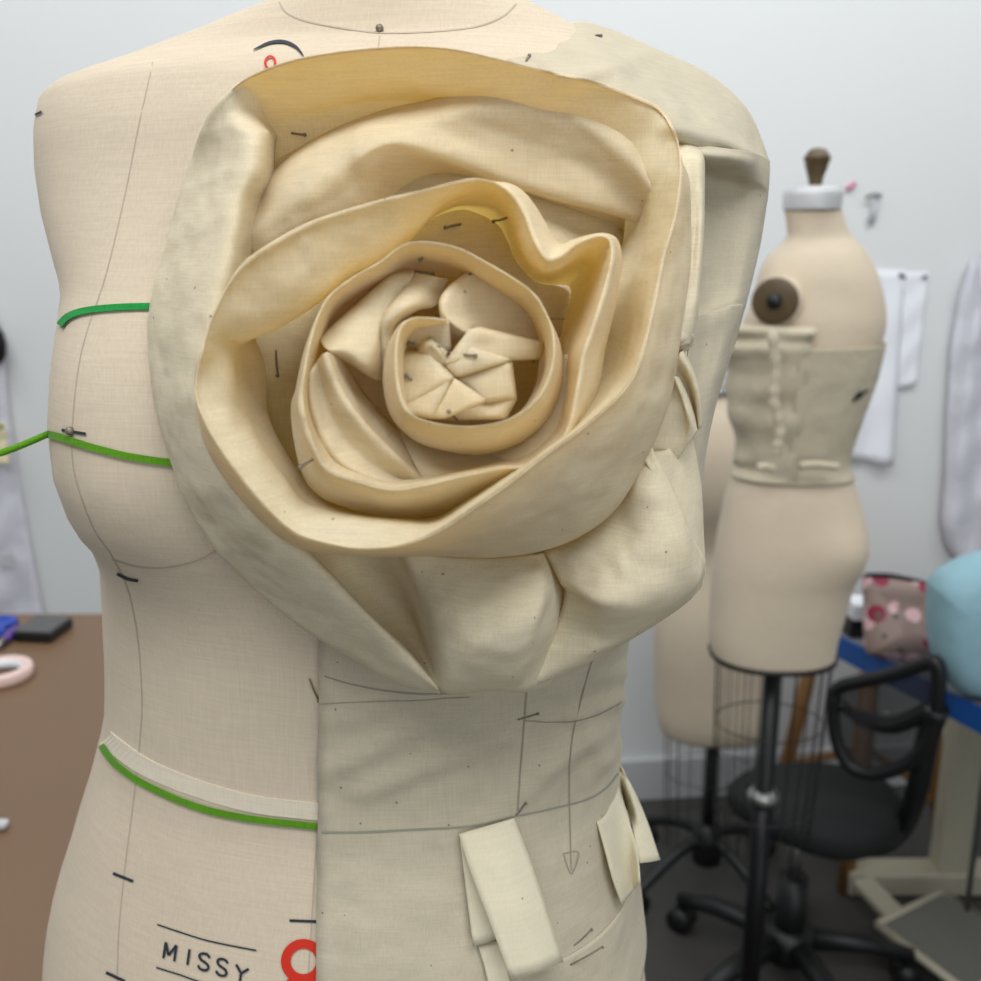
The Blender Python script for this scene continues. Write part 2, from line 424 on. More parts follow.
# ------------------------------------------------------------------ muslin bodice panel
def kpx(z, px):
    """torso angle index on the visible front whose projection is px"""
    best = None; k = NT*.47
    prev = proj(tsurf(k, z))[0]
    while k > -NT*.1:
        k -= .5; c = proj(tsurf(k, z))[0]
        if prev <= px <= c: return k+.5*(c-px)/(c-prev+1e-9)
        if c < prev-.01 and c > CX: return k
        prev = c
    return k
RIDGE = [((330, 770), (470, 700), 13, .0030), ((360, 790), (500, 735), 12, .0022), ((340, 720), (420, 690), 12, .0016), ((540, 770), (600, 730), 12, .0022), ((545, 720), (622, 700), 7, .0018), ((540, 690), (622, 672), 7, .0016),
         ((530, 790), (560, 740), 10, .0016), ((585, 780), (618, 745), 8, .0016), ((340, 930), (440, 900), 20, .001), ((560, 690), (600, 760), 9, .0018)]
def rid(px, py):
    h = 0
    for (x0, y0), (x1, y1), w, a in RIDGE:
        dx, dy = x1-x0, y1-y0; L2 = dx*dx+dy*dy
        t = ((px-x0)*dx+(py-y0)*dy)/L2; tt = min(1, max(0, t))
        d = math.hypot(px-x0-dx*tt, py-y0-dy*tt)
        h += a*math.exp(-(d/w)**2)
    return h
BOD = empty('muslin_bodice', hit(430, 830)[0], 'cream muslin half bodice pinned over the waist and right side of the large form', 'muslin bodice')
def panel(name, px0, px1, y0, y1, off, wrap=0, nz=60, nk=60, ys=None):
    g = []
    zt, zbm = zrow(y0), zrow(y1)
    for i in range(nz+1):
        z = zt+(zbm-zt)*i/nz
        py = y0+(y1-y0)*i/nz
        a = kpx(z, px0(py) if callable(px0) else px0)
        bq = (-wrap) if px1 is None else kpx(z, px1(py) if callable(px1) else px1)
        row = []
        for j in range(nk+1):
            k = a+(bq-a)*j/nk
            p = tsurf(k, z, off); x, y, d = proj(p)
            row.append(tsurf(k, z, off+rid(x, y)))
        g.append(row)
    return mk(name, grid_bm(g), M['muslin'], BOD, solid=.0006, soff=1)
cf = lambda y: interp([(560, 322), (700, 320), (830, 318), (990, 320), (1100, 321)], y)
remember('bodice', panel('upper_panel', cf, None, 560, 838, .0022, wrap=16))
remember('bodice', panel('front_panel', cf, 474, 834, 1090, .0026))
remember('bodice', panel('side_panel', lambda y: interp([(834, 470), (925, 482)], y), None, 832, 912, .0030, wrap=8, nz=24))
PK = ('form', 'bodice')
for pts, w, m in (([(526, 690), (522, 740), (517, 812)], 1.8, 'pencil'), ([(592, 655), (580, 698), (570, 745), (568, 790), (570, 870)], 1.2, 'pencil'),
                  ([(562, 853), (577, 852), (570, 873), (562, 853)], 1.2, 'pencil'), ([(322, 831), (360, 831), (420, 828), (470, 825), (516, 815)], 2.4, 'chalk'), ([(516, 815), (550, 808), (585, 799), (604, 788), (617, 773)], 2.2, 'chalk'),
                  ([(325, 675), (355, 684), (400, 692), (450, 693), (486, 689)], 1.8, 'pencil'), ([(524, 720), (560, 721), (590, 716), (620, 702)], 1.2, 'pencil'), ([(320, 703), (400, 700), (470, 697)], .9, 'pencil')):
    ribbon('pencil_line', pts, w*.8, M[m], BOD, PK, .0010, n=8)
def flap(name, rows, mat, solid=.0006, par=None):
    """cloth strip given by rows of (px, py, lift in mm off the cloth below)"""
    g = []
    for r in rows:
        q = []
        for x, y, l in r:
            p, n = hit(x, y, PK)
            if p is None: p, n = hit(min(x, 618), y, PK); 
            d = proj(p)[2] if p else .45
            q.append(W(x, y, d-l/1000))
        g.append(spline(q, 5))
    cols = list(zip(*g)); cols = [spline(c, 5) for c in cols]
    return mk(name, grid_bm(cols), mat, par or BOD, solid=solid)
flap('cut_strip', [[(459, 834, 3), (487, 826, 3), (514, 818, 3)], [(470, 870, 9), (502, 862, 11), (529, 857, 9)], [(489, 920, 14), (520, 910, 16), (545, 905, 13)], [(511, 980, 16), (538, 972, 18), (563, 962, 15)]], M['strip'])
flap('cut_strip', [[(460, 840, 2), (470, 842, 2.5), (480, 845, 3)], [(466, 890, 4), (478, 892, 5), (492, 895, 6)], [(473, 946, 5), (486, 943, 6), (500, 938, 7)]], M['strip'])
flap('cut_strip', [[(478, 946, 2.5), (488, 943, 3), (500, 940, 4)], [(484, 965, 3), (494, 965, 4), (506, 965, 5)], [(490, 990, 3), (500, 990, 4), (512, 990, 5)]], M['strip'])
flap('cut_strip', [[(597, 822, 2), (607, 812, 3), (618, 785, 2)], [(605, 850, 8), (619, 845, 9), (629, 820, 5)], [(613, 880, 12), (627, 872, 13), (637, 850, 7)], [(622, 905, 13), (632, 892, 14), (640, 882, 8)]], M['strip'])
flap('cut_strip', [[(616, 770, 0), (619, 768, 0), (621, 766, 0)], [(625, 800, 0), (630, 797, 0), (636, 795, -4)], [(633, 830, 2), (640, 826, 0), (648, 824, -6)], [(640, 863, 4), (650, 862, 0), (660, 860, -8)]], M['strip'])

# ------------------------------------------------------------------ the rose
HC = [(0, 1.9), (60, 2.6), (110, 3.4), (150, 4.0), (200, 4.6), (250, 5.2), (300, 5.8), (350, 6.3), (400, 6.7), (450, 6.9), (500, 6.8), (550, 6.4), (600, 5.6), (650, 4.9), (690, 4.4), (760, 3.6)]
def base_d(x, y):
    h = interp(HC, y)+.3
    q = (x-430)/230
    h -= min(6.0, (2.5 if q > 0 else 1.7)*q*q)
    return .388 + (y-60)/630*.060 - h/100
def RP(p):
    return W(p[0], p[1], base_d(p[0], p[1])-(p[2]+wob(p[0], p[1]))/100)
# creases of the cloth: (from, to, half width px, height cm)
CREASE = [((277,556),(281,596),4,.10),((321,572),(311,614),4,.09),((196,476),(241,566),5,.08),((180,430),(215,520),6,-.06),((250,262),(302,276),4,.07),((299,234),(316,264),4,.08),((305,262),(362,286),5,-.05),
 ((556,503),(622,484),4,.08),((498,538),(560,512),5,.07),((572,470),(632,440),5,-.06),((600,450),(650,400),6,.06),((618,540),(626,602),5,.08),((590,545),(640,600),8,-.06),((556,652),(578,636),4,.09),((588,642),(612,626),4,.09),((572,620),(590,600),5,.07),
 ((470,108),(566,148),7,.07),((520,88),(604,148),6,-.06),((318,76),(426,84),7,.05),((280,90),(350,64),6,-.05),((420,70),(520,100),8,.06),((560,100),(630,170),6,.06),((455,600),(470,660),9,.06),((500,590),(490,650),9,-.06),((660,520),(690,560),6,.06),
 ((190,190),(232,170),5,.06),((180,240),(225,215),5,.06),((172,300),(210,330),5,-.05),((176,380),(196,440),5,.06),((340,600),(352,640),5,.06),((370,625),(378,660),5,-.05),((300,170),(320,215),7,.07),((345,140),(360,190),8,-.07),((470,130),(520,150),7,.07),((560,150),(610,190),8,-.06),
 ((642,80),(694,108),14,-.80),((560,84),(650,54),8,.40),((665,126),(742,148),6,.22),((520,46),(560,76),4,.25),((546,38),(592,60),4,.25),((576,40),(562,62),4,-.22),((610,44),(640,60),5,.2),((700,314),(744,295),4,.22),((700,120),(735,175),9,-.15),
 ((520,330),(535,365),6,.06),((340,430),(380,470),7,.06),((400,455),(470,465),6,.05)]
def wob(x, y):
    h = .10*mnoise.noise(Vector((x/38, y/38, 3.1)))+.045*mnoise.noise(Vector((x/15, y/15, 7.7)))
    for (x0, y0), (x1, y1), w, a in CREASE:
        if x < min(x0, x1)-20 or x > max(x0, x1)+20 or y < min(y0, y1)-20 or y > max(y0, y1)+20: continue
        dx, dy = x1-x0, y1-y0; L2 = dx*dx+dy*dy
        t = ((x-x0)*dx+(y-y0)*dy)/L2; tt = min(1, max(0, t))
        d = math.hypot(x-x0-dx*tt, y-y0-dy*tt)
        h += a*math.exp(-(d/w)**2)*(1-.3*abs(2*tt-1))
    return h
ROSE = empty('fabric_rose', RP((440, 340, 0)), 'huge cream muslin rose of rolled cloth pinned to the chest of the large form', 'fabric rose')
def surf_grid(rows, nu=5, nv=6):
    g = [spline([Vector(p) for p in r], nu) for r in rows]
    cols = [spline(list(c), nv) for c in zip(*g)]
    return [list(r) for r in zip(*cols)]
def patch(name, rows, nu=5, nv=6, mat=None, par=None, solid=.0009, key='rose', noise=0, label=None):
    g = surf_grid(rows, nu+4, nv+4)
    o = mk(name, grid_bm([[RP(p) for p in r] for r in g]), M[mat or ('rose_double' if name in ('flank_fold', 'side_face', 'side_pleat', 'lower_drape') else 'rose')], par or ROSE, solid=solid)
    remember(key, o)
    if label: o['label'] = label
    return o
T1r = [(203,131,3.0),(217,108,3.5),(235,86,4),(265,69,4.3),(305,57,4.5),(360,49,4.7),(411,46,4.8),(455,49,4.8),(500,59,4.8),(550,71,4.8),(594,81,4.8),(642,99,4.8),(662,110,4.8),(676,134,5),(681,167,5.2),(676,211,5.5),(664,255,5.8),(656,295,6),(646,339,6.3),(635,373,6.5),(616,399,6.8),(583,428,7),(547,454,7.2),(510,483,7.4),(473,509,7.5),(440,531,7.5),(404,545,7.5),(360,549,7.4),(312,540,7.2),(287,527,7),(261,501,6.9),(232,465,6.8),(206,424,6.7),(195,391,6.6)]
T1m = [(240,140,1.5),(255,128,1.5),(265,115,1.8),(285,105,2),(315,100,2.2),(362,92,2.5),(411,88,2.7),(455,92,2.8),(498,102,2.8),(540,115,3),(580,128,3),(620,145,3.2),(635,155,3.4),(645,175,3.6),(652,195,3.5),(652,225,3.5),(645,262,3.5),(635,300,3.5),(625,340,3.5),(613,370,3.5),(596,395,4),(568,425,4.5),(535,452,5),(500,477,5.2),(465,503,5.5),(435,522,5.8),(400,522,6),(360,519,6),(328,514,5.8),(302,505,5.5),(282,480,5.3),(255,445,5.3),(236,415,5.3),(230,388,5.3)]
T1f = [(245,200,.8),(250,185,.8),(262,170,.8),(285,155,.8),(320,138,1),(365,122,1.2),(411,118,1.4),(455,120,1.6),(500,126,2),(540,140,2.2),(575,155,2.2),(605,172,2.2),(615,185,2.2),(622,200,2),(625,220,1.8),(622,245,1.5),(612,275,1.5),(600,305,1.5),(590,340,1.5),(580,365,2),(565,390,2.5),(545,420,3),(515,447,3),(485,470,3),(455,490,3),(430,505,3),(400,508,3),(365,505,3),(340,498,3),(318,485,3),(300,460,3),(285,430,3),(280,405,3),(282,380,3)]
T1o = [(x+ (6 if x < 440 else -6), y+9, h-2.6) for x, y, h in T1r[:14]] + [(688,175,3.6),(691,222,3.6),(690,268,3.6),(685,305,3.8),(679,345,4),(675,374,4),(665,413,4.1),(640,468,4.2),(613,509,4.3),(580,534,4.4),(540,550,4.5),(490,557,4.6),(430,556,4.8),(375,557,4.8),(318,553,4.5),(285,541,4.5),(255,515,4.5),(225,480,4.5),(203,440,4.5),(196,405,4.5)]
def crest(r, m, o):
    """rows close to the fold, so that the cloth turns over a thin round edge"""
    a2 = []; a = []; b = []; b2 = []
    for p, q, s in zip(r, m, o):
        p, q, s = Vector(p), Vector(q), Vector(s)
        for dst, t, px, dh in ((a2, q, 3.4, -.16), (a, q, 1.9, -.03), (b, s, 1.9, -.03), (b2, s, 3.4, -.16)):
            d = (t-p).xy; L = max(d.length, .01); k = min(px, L*.5)
            dst.append(Vector((p.x+d.x/L*k, p.y+d.y/L*k, p.z+dh)))
    return a2, a, b, b2
T2r = [(195,391,6.6),(202,350,6.6),(210,321,6.7),(226,288,6.8),(246,262,6.8),(279,240,6.8),(309,224,6.7),(345,211,6.5),(390,198,6.3),(426,189,6.2),(452,182,6.2),(474,178,6.2),(495,182,6.2),(513,194,6.3),(525,213,6.4),(534,236,6.5),(543,253,6.6),(551,259,6.6),(562,255,6.5),(578,243,6.3),(598,236,6.2),(610,240,6.2),(612,258,6.3),(605,290,6.4),(594,325,6.4),(584,355,6.4),(580,380,6.4),(571,424,6.3),(558,445,6.2),(528,465,6.2),(499,469,6.3),(455,478,6.4),(426,485,6.4),(394,490,6.4),(363,484,6.4),(331,473,6.4),(317,455,6.4),(306,427,6.5),(301,401,6.5)]
T2m = [(230,388,5.3),(232,346,5.6),(240,342,5.8),(252,336,6),(272,327,6),(301,310,6),(325,293,5.9),(352,272,5.7),(390,255,5.5),(419,229,5.3),(440,203,5.3),(470,188,5.5),(492,190,5.4),(507,202,5.2),(515,222,5),(522,243,5),(533,262,5),(545,270,5),(560,268,4.8),(575,258,4.8),(590,252,4.8),(597,255,4.8),(598,268,4.8),(593,295,4.8),(583,328,4.8),(573,358,4.8),(570,382,4.8),(560,420,4.8),(546,440,4.8),(520,458,4.8),(495,463,4.8),(455,471,4.8),(426,477,4.8),(395,480,4.8),(368,474,4.8),(342,462,4.8),(327,445,4.8),(316,423,4.8),(311,400,4.8)]
T2m = [(x, y, h-(.6 if 0 < i < 10 else 0)) for i, (x, y, h) in enumerate(T2m)]
T2r = [(x, y, h+(.2 if i < 12 else 0)) for i, (x, y, h) in enumerate(T2r)]
T2f = [(282,380,3),(245,345,4)]+[(x+5, y-7, h-2.2) for x, y, h in T2m[2:10]]+[(460,210,2.5),(480,215,2.5),(490,220,2.5),(500,228,2.5),(508,245,2.5),(513,258,2.5),(522,270,2.5),(532,280,2.5),(545,285,2.5),(556,285,2.5),(565,285,2.5),(570,288,2.5),(570,298,2.5),(566,315,2.5),(560,340,2.5),(553,362,2.8),(550,385,3),(540,412,3),(525,430,3),(505,445,3),(485,450,3),(455,456,3),(430,460,3),(405,462,3),(382,455,3),(362,445,3),(348,430,3),(338,412,3),(335,395,3)]
T2o = [(196,405,4.5),(196,365,4.5)]+[(x+3, y+8, h-2.5) for x, y, h in T2r[2:12]]+[(503,182,4.5),(522,190,4.5),(537,208,4.3),(548,228,4.3),(555,240,4.3),(562,244,4.3),(572,240,4.3),(588,235,4.3),(605,233,4.3),(618,240,4),(622,262,4),(617,298,4),(611,325,4),(604,355,4),(600,382,4),(588,425,4),(575,452,4),(550,480,4),(520,492,4),(475,508,3.8),(440,516,3.8),(400,520,3.8),(360,512,3.8),(320,496,3.8),(302,472,3.8),(293,435,3.8),(291,405,3.8)]
C0 = Vector((448, 360))
T3r = [(301,401,6.5),(304,370,6.5),(311,336,6.4),(320,310,6.2),(331,293,6),(354,276,5.9),(380,261,5.9),(397,248,6),(411,242,6.1),(434,242,6.2),(460,248,6.2),(485,261,6.3),(511,276,6.3),(534,293,6.3),(548,316,6.4),(554,338,6.5),(553,364,6.6),(543,390,6.7),(528,407,6.8),(505,420,6.9),(471,426,6.9),(437,423,6.9),(414,415,6.9),(402,401,6.8),(397,378,6.7),(396,350,6.5),(400,329,6.3),(411,318,6.2),(428,317,6),(447,319,5.6)]
def rule(r, w, dy, dh, C=C0, sgn=1):
    out = []
    for i, (x, y, h) in enumerate(r):
        d = (C-Vector((x, y))).normalized()*w*sgn
        out.append((x+d.x, y+d.y+dy, h-dh))
    return out
T3m = rule(T3r, 7, 9, 1.4); T3f = rule(T3r, 16, 16, 3.0)
T3o = rule(T3r, 9, 20, 2.6, sgn=-1)
T3o[21] = (428, 446, 4.3); T3o[22] = (404, 432, 4.3); T3o[23] = (390, 414, 4.3); T3o[24] = (383, 388, 4.3); T3o[25] = (383, 362, 4.3); T3o[26] = (388, 342, 4.2); T3o[27] = (402, 322, 4.2); T3o[28] = (428, 322, 4.2); T3o[29] = (446, 324, 4.2)
T3f[-1] = (448, 340, 3.6); T3f[-2] = (432, 338, 3.6); T3m[-1] = (448, 326, 4.6)

def inward(ms, fs, k): return [tuple(Vector(m).lerp(Vector(f), k)) [:2]+(f[2],) for m, f in zip(ms, fs)]
T2f[27:] = inward(T2m[27:], T2f[27:], .35)
T2f[1] = (264, 360, 3.2); T2f[2] = (256, 340, 3.6)
T1f[24:] = inward(T1m[24:], T1f[24:], .7)
T1r[0] = (209,131,2.0); T1r[1] = (219,109,2.9)
T1r = [(204,182,-.4),(206,154,.8)]+T1r; T1m = [(225,185,-.4),(234,160,.6)]+T1m; T1f = [(240,215,-.6),(243,205,.2)]+T1f; T1o = [(212,190,-1.6),(213,160,-.8)]+T1o
KU = 8
NA, NB = len(T1r)-1, len(T1r)+len(T2r)-2
T2f = [(x, y, h-(1.3 if 1 < i < 27 else .9)) for i, (x, y, h) in enumerate(T2f)]
T1f = [(x, y, h-(.9 if i > 16 else .3)) for i, (x, y, h) in enumerate(T1f)]
AR, AM, AF, AO = (x+y[1:]+z[1:] for x, y, z in ((T1r, T2r, T3r), (T1m, T2m, T3m), (T1f, T2f, T3f), (T1o, T2o, T3o)))
a2_, a_, b_, b2_ = crest(AR, AM, AO)
om = [Vector(p).lerp(Vector(q), .55)+Vector((0, 0, .25)) for p, q in zip(AR, AO)]
oo = [Vector(q)+Vector((0, 0, -1.6))+(Vector(q)-Vector(p)).normalized()*(-2) for p, q in zip(AR, AO)]
im = [Vector(m).lerp(Vector(f), .4)+Vector((0, 0, -.35)) for m, f in zip(AM, AF)]
G = surf_grid([AF, im, AM, a2_, a_, AR, b_, b2_, om, AO, oo], KU, 6)
full = bpy.data.meshes.new('tmp'); bmf = grid_bm([[RP(p) for p in r] for r in G]); bmf.normal_update(); bmf.to_mesh(full)
nc = len(G[0]); fn = [v.normal.copy() for v in bmf.verts]; bmf.free(); bpy.data.meshes.remove(full)
for i0, i1, lab in ((0, NA, 'wide outermost turn of the rolled cloth'), (NA, NB, 'second turn of the rolled cloth with a wavy top edge'), (NB, len(AR)-1, 'innermost turn of the rolled cloth')):
    o = mk('petal', grid_bm([[RP(p) for p in r[i0*KU:i1*KU+1]] for r in G]), M['rose'], ROSE)
    o.data.normals_split_custom_set_from_vertices([fn[ri*nc+k] for ri in range(len(G)) for k in range(i0*KU, i1*KU+1)])
    o['label'] = lab; remember('rose', o)
# bed of cloth under the turns
bed = []
for fr, hh in ((.02, 1.6), (.25, 1.6), (.5, 1.2), (.72, .5), (.9, .2), (1.0, .0)):
    row = []
    for k in range(25):
        t = 2*math.pi*k/24
        row.append((440+fr*math.cos(t)*228, 320+fr*math.sin(t)*232, hh))
    bed.append(row)
patch('cloth_bed', bed, 3, 4, label='flat cloth lining the hollows between the turns')
# folded pillow inside the top of the outer turn
patch('inner_fold', [
    [(222,232,.3),(270,175,.6),(315,140,.9),(375,114,1.3),(434,100,2.0),(495,84,2.6),(558,90,2.4),(622,114,2.6),(660,165,2.8)],
    [(232,232,1.2),(280,178,2.0),(318,150,2.3),(376,124,2.7),(434,116,2.9),(498,106,3.0),(558,114,3.3),(616,140,3.6),(655,188,3.6)],
    [(240,238,1.8),(295,196,2.9),(335,168,3.2),(380,142,3.4),(437,134,2.8),(500,138,2.3),(558,152,2.4),(611,178,2.5),(652,212,2.5)],
    [(246,248,1.8),(305,215,2.6),(350,190,2.6),(388,150,3.0),(440,156,2.6),(500,177,1.9),(558,196,1.9),(612,210,1.9),(655,227,1.9)],
    [(254,258,1.6),(315,228,2.2),(362,205,2.0),(392,172,1.8),(442,166,1.4),(502,184,.9),(560,201,.9),(612,215,.9),(652,231,.9)],
    [(264,270,1.2),(325,240,1.6),(372,215,1.2),(400,200,.6),(446,182,-.2),(502,196,-.2),(560,212,-.2),(610,226,0),(645,240,.4)]], 6, 5, label='soft pillow fold tucked inside the top of the outer turn')
# left flank rolling outward
patch('flank_fold', [
    [(278,100,1.0),(272,124,.8),(276,136,.8),(274,146,.8),(272,182,.8),(262,220,.8),(256,270,.8),(250,310,1.2),(240,370,2),(238,420,2.2),(255,470,2.2),(268,522,1.4),(301,550,1.2),(335,581,1.2),(370,617,1.4),(409,653,2.4),(438,689,3.6)],
    [(264,92,2.4),(257,114,2.5),(262,128,2.6),(266,136,2.8),(262,172,2.8),(250,205,2.8),(238,262,3),(228,310,3.2),(216,370,3.6),(216,420,3.8),(233,470,3.8),(263,516,3.6),(298,543,3.6),(331,575,3.6),(366,612,3.7),(405,650,3.9),(437,686,4.1)],
    [(253,87,3.3),(241,110,3.2),(240,126,3.4),(248,138,3.5),(242,175,3.6),(230,210,3.6),(218,262,3.7),(207,310,3.8),(200,370,3.9),(203,420,4),(220,475,4),(252,524,4),(288,558,4),(325,588,4),(362,622,4),(404,660,4.2),(438,689,4.2)],
    [(245,83.5,3.8),(225,107,3.5),(219,126,3.1),(220,148,2.9),(211,185,2.8),(198,225,2.8),(182,280,2.8),(174,320,2.8),(174,385,2.9),(182,432,3),(202,490,3),(236,540,3),(274,578,3),(314,608,3.2),(352,637,3.4),(402,672,3.8),(439,691,4)],
    [(239,83.5,3.7),(214,107,3.3),(201,133,2.5),(191,165,1.5),(178,205,1.3),(166,250,1.2),(152,300,1.1),(149,340,1.1),(155,400,1.1),(165,440,1.2),(185,497,1.3),(217,550,1.5),(257,590,1.7),(301,626,2),(341,651,2.4),(400,683,3.2),(440,692.5,3.6)],
    [(246,90,1.5),(222,114,1.0),(209,138,.5),(200,168,-.2),(190,208,-.3),(180,254,-.4),(168,304,-.5),(165,340,-.5),(170,400,-.5),(180,436,-.4),(200,490,-.3),(230,540,-.1),(268,578,.1),(312,612,.4),(350,638,.8),(404,674,1.6),(442,688,2.4)]],
    5, 5, label='outer flank of the rose rolling down to the pointed pocket')
# lower drape: pocket and two faces
LD = [
    [(302,545,1.0),(335,578,1.2),(370,615,1.6),(408,652,2.6),(438,688,4.0)],
    [(330,546,.2),(358,576,.4),(388,610,.9),(416,648,2.2),(440,688,4.1)],
    [(365,548,.2),(388,580,.5),(410,615,1.2),(426,650,2.6),(442,689,4.2)],
    [(392,549,1.0),(410,585,1.8),(423,620,2.8),(434,655,3.8),(444,690,4.4)],
    [(406,550,1.9),(422,585,3.0),(434,620,4.2),(442,655,5.0),(450,691,4.6)],
    [(440,556,2.3),(452,590,3.7),(460,622,5.0),(462,655,5.6),(464,690,4.7)],
    [(485,558,2.5),(497,588,4.1),(503,618,5.5),(499,652,6.0),(488,688,4.8)],
    [(530,555,2.4),(536,578,4.0),(536,606,5.3),(526,645,5.9),(512,688,4.8)],
    [(543,553,1.9),(547,573,3.2),(547,598,4.4),(538,640,5.0),(521,689,4.6)],
    [(552,551,1.2),(556,576,2.2),(557,601,3.2),(549,640,4.0),(530,688,4.3)],
    [(566,551,.4),(572,583,.9),(574,612,1.8),(566,650,2.6),(550,684,3.0)]]
patch('lower_drape', [r+[(r[-1][0], r[-1][1]-4, r[-1][2]-3)] for r in LD], 6, 5, label='lower drape of the rose with the deep pointed pocket')
patch('lower_drape', [
    [(540,549,1.2),(578,528,1.6),(608,500,2.0),(632,466,3.2),(650,436,3.4)],
    [(547,556,2.2),(585,543,3.0),(618,523,3.4),(642,493,4.2),(656,458,4.0)],
    [(556,573,3.0),(598,568,4.5),(636,554,5.1),(662,524,5.1),(673,490,4.5)],
    [(562,584,3.4),(600,598,5.6),(646,592,6.2),(682,567,6.0),(691,535,4.8)],
    [(566,592,3.2),(606,613,5.6),(654,607,6.1),(694,583,5.4),(702,556,4.0)],
    [(558,622,3.4),(602,634,4.8),(650,622,5.2),(690,593,4.6),(704.5,568,3.4)],
    [(543,655,4.0),(588,655,4.6),(640,632,4.4),(686,601,3.9),(703,578,2.6)],
    [(521,689,4.2),(575,668,3.8),(630,638,3.4),(680,606,2.8),(699,588,1.8)],
    [(522,684,2.0),(572,660,1.2),(625,630,.8),(672,600,.4),(690,580,.2)]], 6, 5, label='lower right drape of the rose, brightest face')
patch('side_face', [
    [(640,452,3.8),(668,500,4.6),(690,543,4.6),(704,566,3.4)],
    [(665,450,3.0),(684,495,3.6),(698,540,3.6),(704.5,564,2.6)],
    [(690,436,1.8),(700,487,1.8),(703,540,1.9),(704,562,1.6)],
    [(688,436,-.2),(694,487,-.4),(696,540,-.4),(697,562,-.2)]], 6, 6)
patch('side_pleat', [
    [(676,144,1.4),(680,164,2.4),(684,220,2.6),(680,280,2.8),(670,330,3.2),(664,348,3.2)],
    [(688,144,1.6),(692,164,2.7),(695,220,2.9),(690,280,3.1),(683,318,3.4),(676,346,3.4)],
    [(702,148,1.2),(703,168,2.3),(702,230,2.8),(698,290,3),(695,322,3.1),(688,345,3)],
    [(702,152,-.6),(703,172,-.8),(703,232,-.8),(698,292,-.4),(694,326,.8),(686,348,1)]], 6, 6)
patch('side_pleat', [
    [(660,370,3.2),(662,395,3.1),(655,430,2.9),(638,468,2.2)],
    [(667,373,3.5),(672,398,3.4),(673,430,3.2),(660,483,2.2)],
    [(673,376,3.8),(681,398,3.7),(686,424,3.6),(678,458,2.9)],
    [(675,377,3.9),(683,397,3.9),(690,420,3.9),(694,434,3.5)],
    [(678,378,3.1),(687,396,2.8),(694,416,2.5),(697,432,2.3)]], 6, 6)
patch('side_pleat', [
    [(672,384,2.6),(682,400,2.4),(690,418,2.2),(695,433,2.2)],
    [(674,366,3.0),(686,384,2.7),(694,405,2.4),(698,430,2.3)],
    [(681,352,3.4),(691,373,3.4),(698,396,3.2),(700,427,2.6)],
    [(684,352,1.4),(694,374,1.0),(699,397,.8),(700.5,428,.6)]], 6, 6)
patch('side_pleat', [
    [(664,318,3.2),(676,326,3.4),(690,330,3.2)],
    [(668,332,3.8),(680,340,3.6),(693,336,3.0)],
    [(672,345,2.6),(682,352,2.4),(692,345,2.2)]], 6, 6)
# tucks between the inner turns
patch('tuck', [
    [(432,472,2.0),(412,446,2.2),(386,420,2.4),(362,392,3.0),(348,370,3.8),(338,356,4.8)],
    [(425,478,3.6),(405,458,4.0),(376,430,4.3),(352,402,4.8),(339,376,5.2),(330,354,5.6)],
    [(423,481,4.7),(401,462,5.0),(371,434,5.2),(346,403,5.5),(333,378,5.7),(325,353,5.9)],
    [(413,484,4.6),(385,471,4.6),(353,447,4.7),(332,416,5.0),(322,388,5.2),(317,362,5.5)],
    [(404,486,5.2),(375,479,5.2),(343,464,5.3),(323,438,5.4),(312,406,5.6),(310,372,5.8)],
    [(398,489,4.2),(366,483,4.2),(334,471,4.2),(315,445,4.4),(305,408,4.6),(305,372,4.8)]], 6, 6)
patch('tuck', [
    [(318,338,3.6),(340,318,3.6),(356,304,3.6),(374,288,3.5),(390,274,3.4),(414,270,3.2)],
    [(320,340,4.7),(341,322,4.7),(358,309,4.7),(376,292,4.6),(392,279,4.5),(414,274,4.2)],
    [(324,347,5.4),(346,337,5.3),(362,328,5.1),(376,317,4.9),(388,302,4.7),(408,284,4.4)],
    [(330,351,5.5),(348,354,5.4),(366,364,5.2),(376,350,4.9),(381,326,4.6),(398,298,4.2)],
    [(336,356,4.4),(352,364,4.2),(370,376,4.0),(382,376,3.8),(386,340,3.6),(400,305,3.4)]], 6, 6)
patch('tuck', [
    [(380,372,3.4),(378,335,3.6),(385,312,3.8),(397,296,3.8),(407,283,3.6),(416,273,3.4)],
    [(384,364,4.3),(381,332,4.7),(387,314,4.9),(399,298,4.8),(409,285,4.5),(418,274,4.2)],
    [(395,352,4.2),(392,328,4.8),(402,311,5.1),(416,298,4.9),(425,287,4.6),(433,277,4.3)],
    [(405,342,3.8),(405,320,4.2),(418,309,4.4),(434,306,4.3),(440,297,4.1),(448,279,3.9)]], 6, 6)
patch('tuck', [
    [(466,276,3.2),(452,292,3.2),(445,304,3.2),(450,316,3.2),(470,332,3.4)],
    [(468,273,4.3),(450,287,4.8),(441,301,5.1),(445,317,5.1),(468,335,4.9)],
    [(480,277,4.3),(464,291,4.8),(456,305,5.0),(460,318,4.9),(478,334,4.6)],
    [(505,284,4.0),(498,298,4.1),(494,312,4.1),(495,324,4.1),(500,340,4.0)],
    [(540,298,3.9),(543,315,3.8),(545,332,3.7),(545,345,3.7),(542,362,3.6)]], 6, 6)
patch('tuck', [
    [(440,302,4.9),(445,318,5.0),(456,326,5.0),(468,334,4.9)],
    [(441,314,4.5),(446,328,4.6),(454,334,4.6),(462,342,4.5)],
    [(444,336,3.8),(448,344,3.8),(452,348,3.8),(456,352,3.8)]], 5, 5)
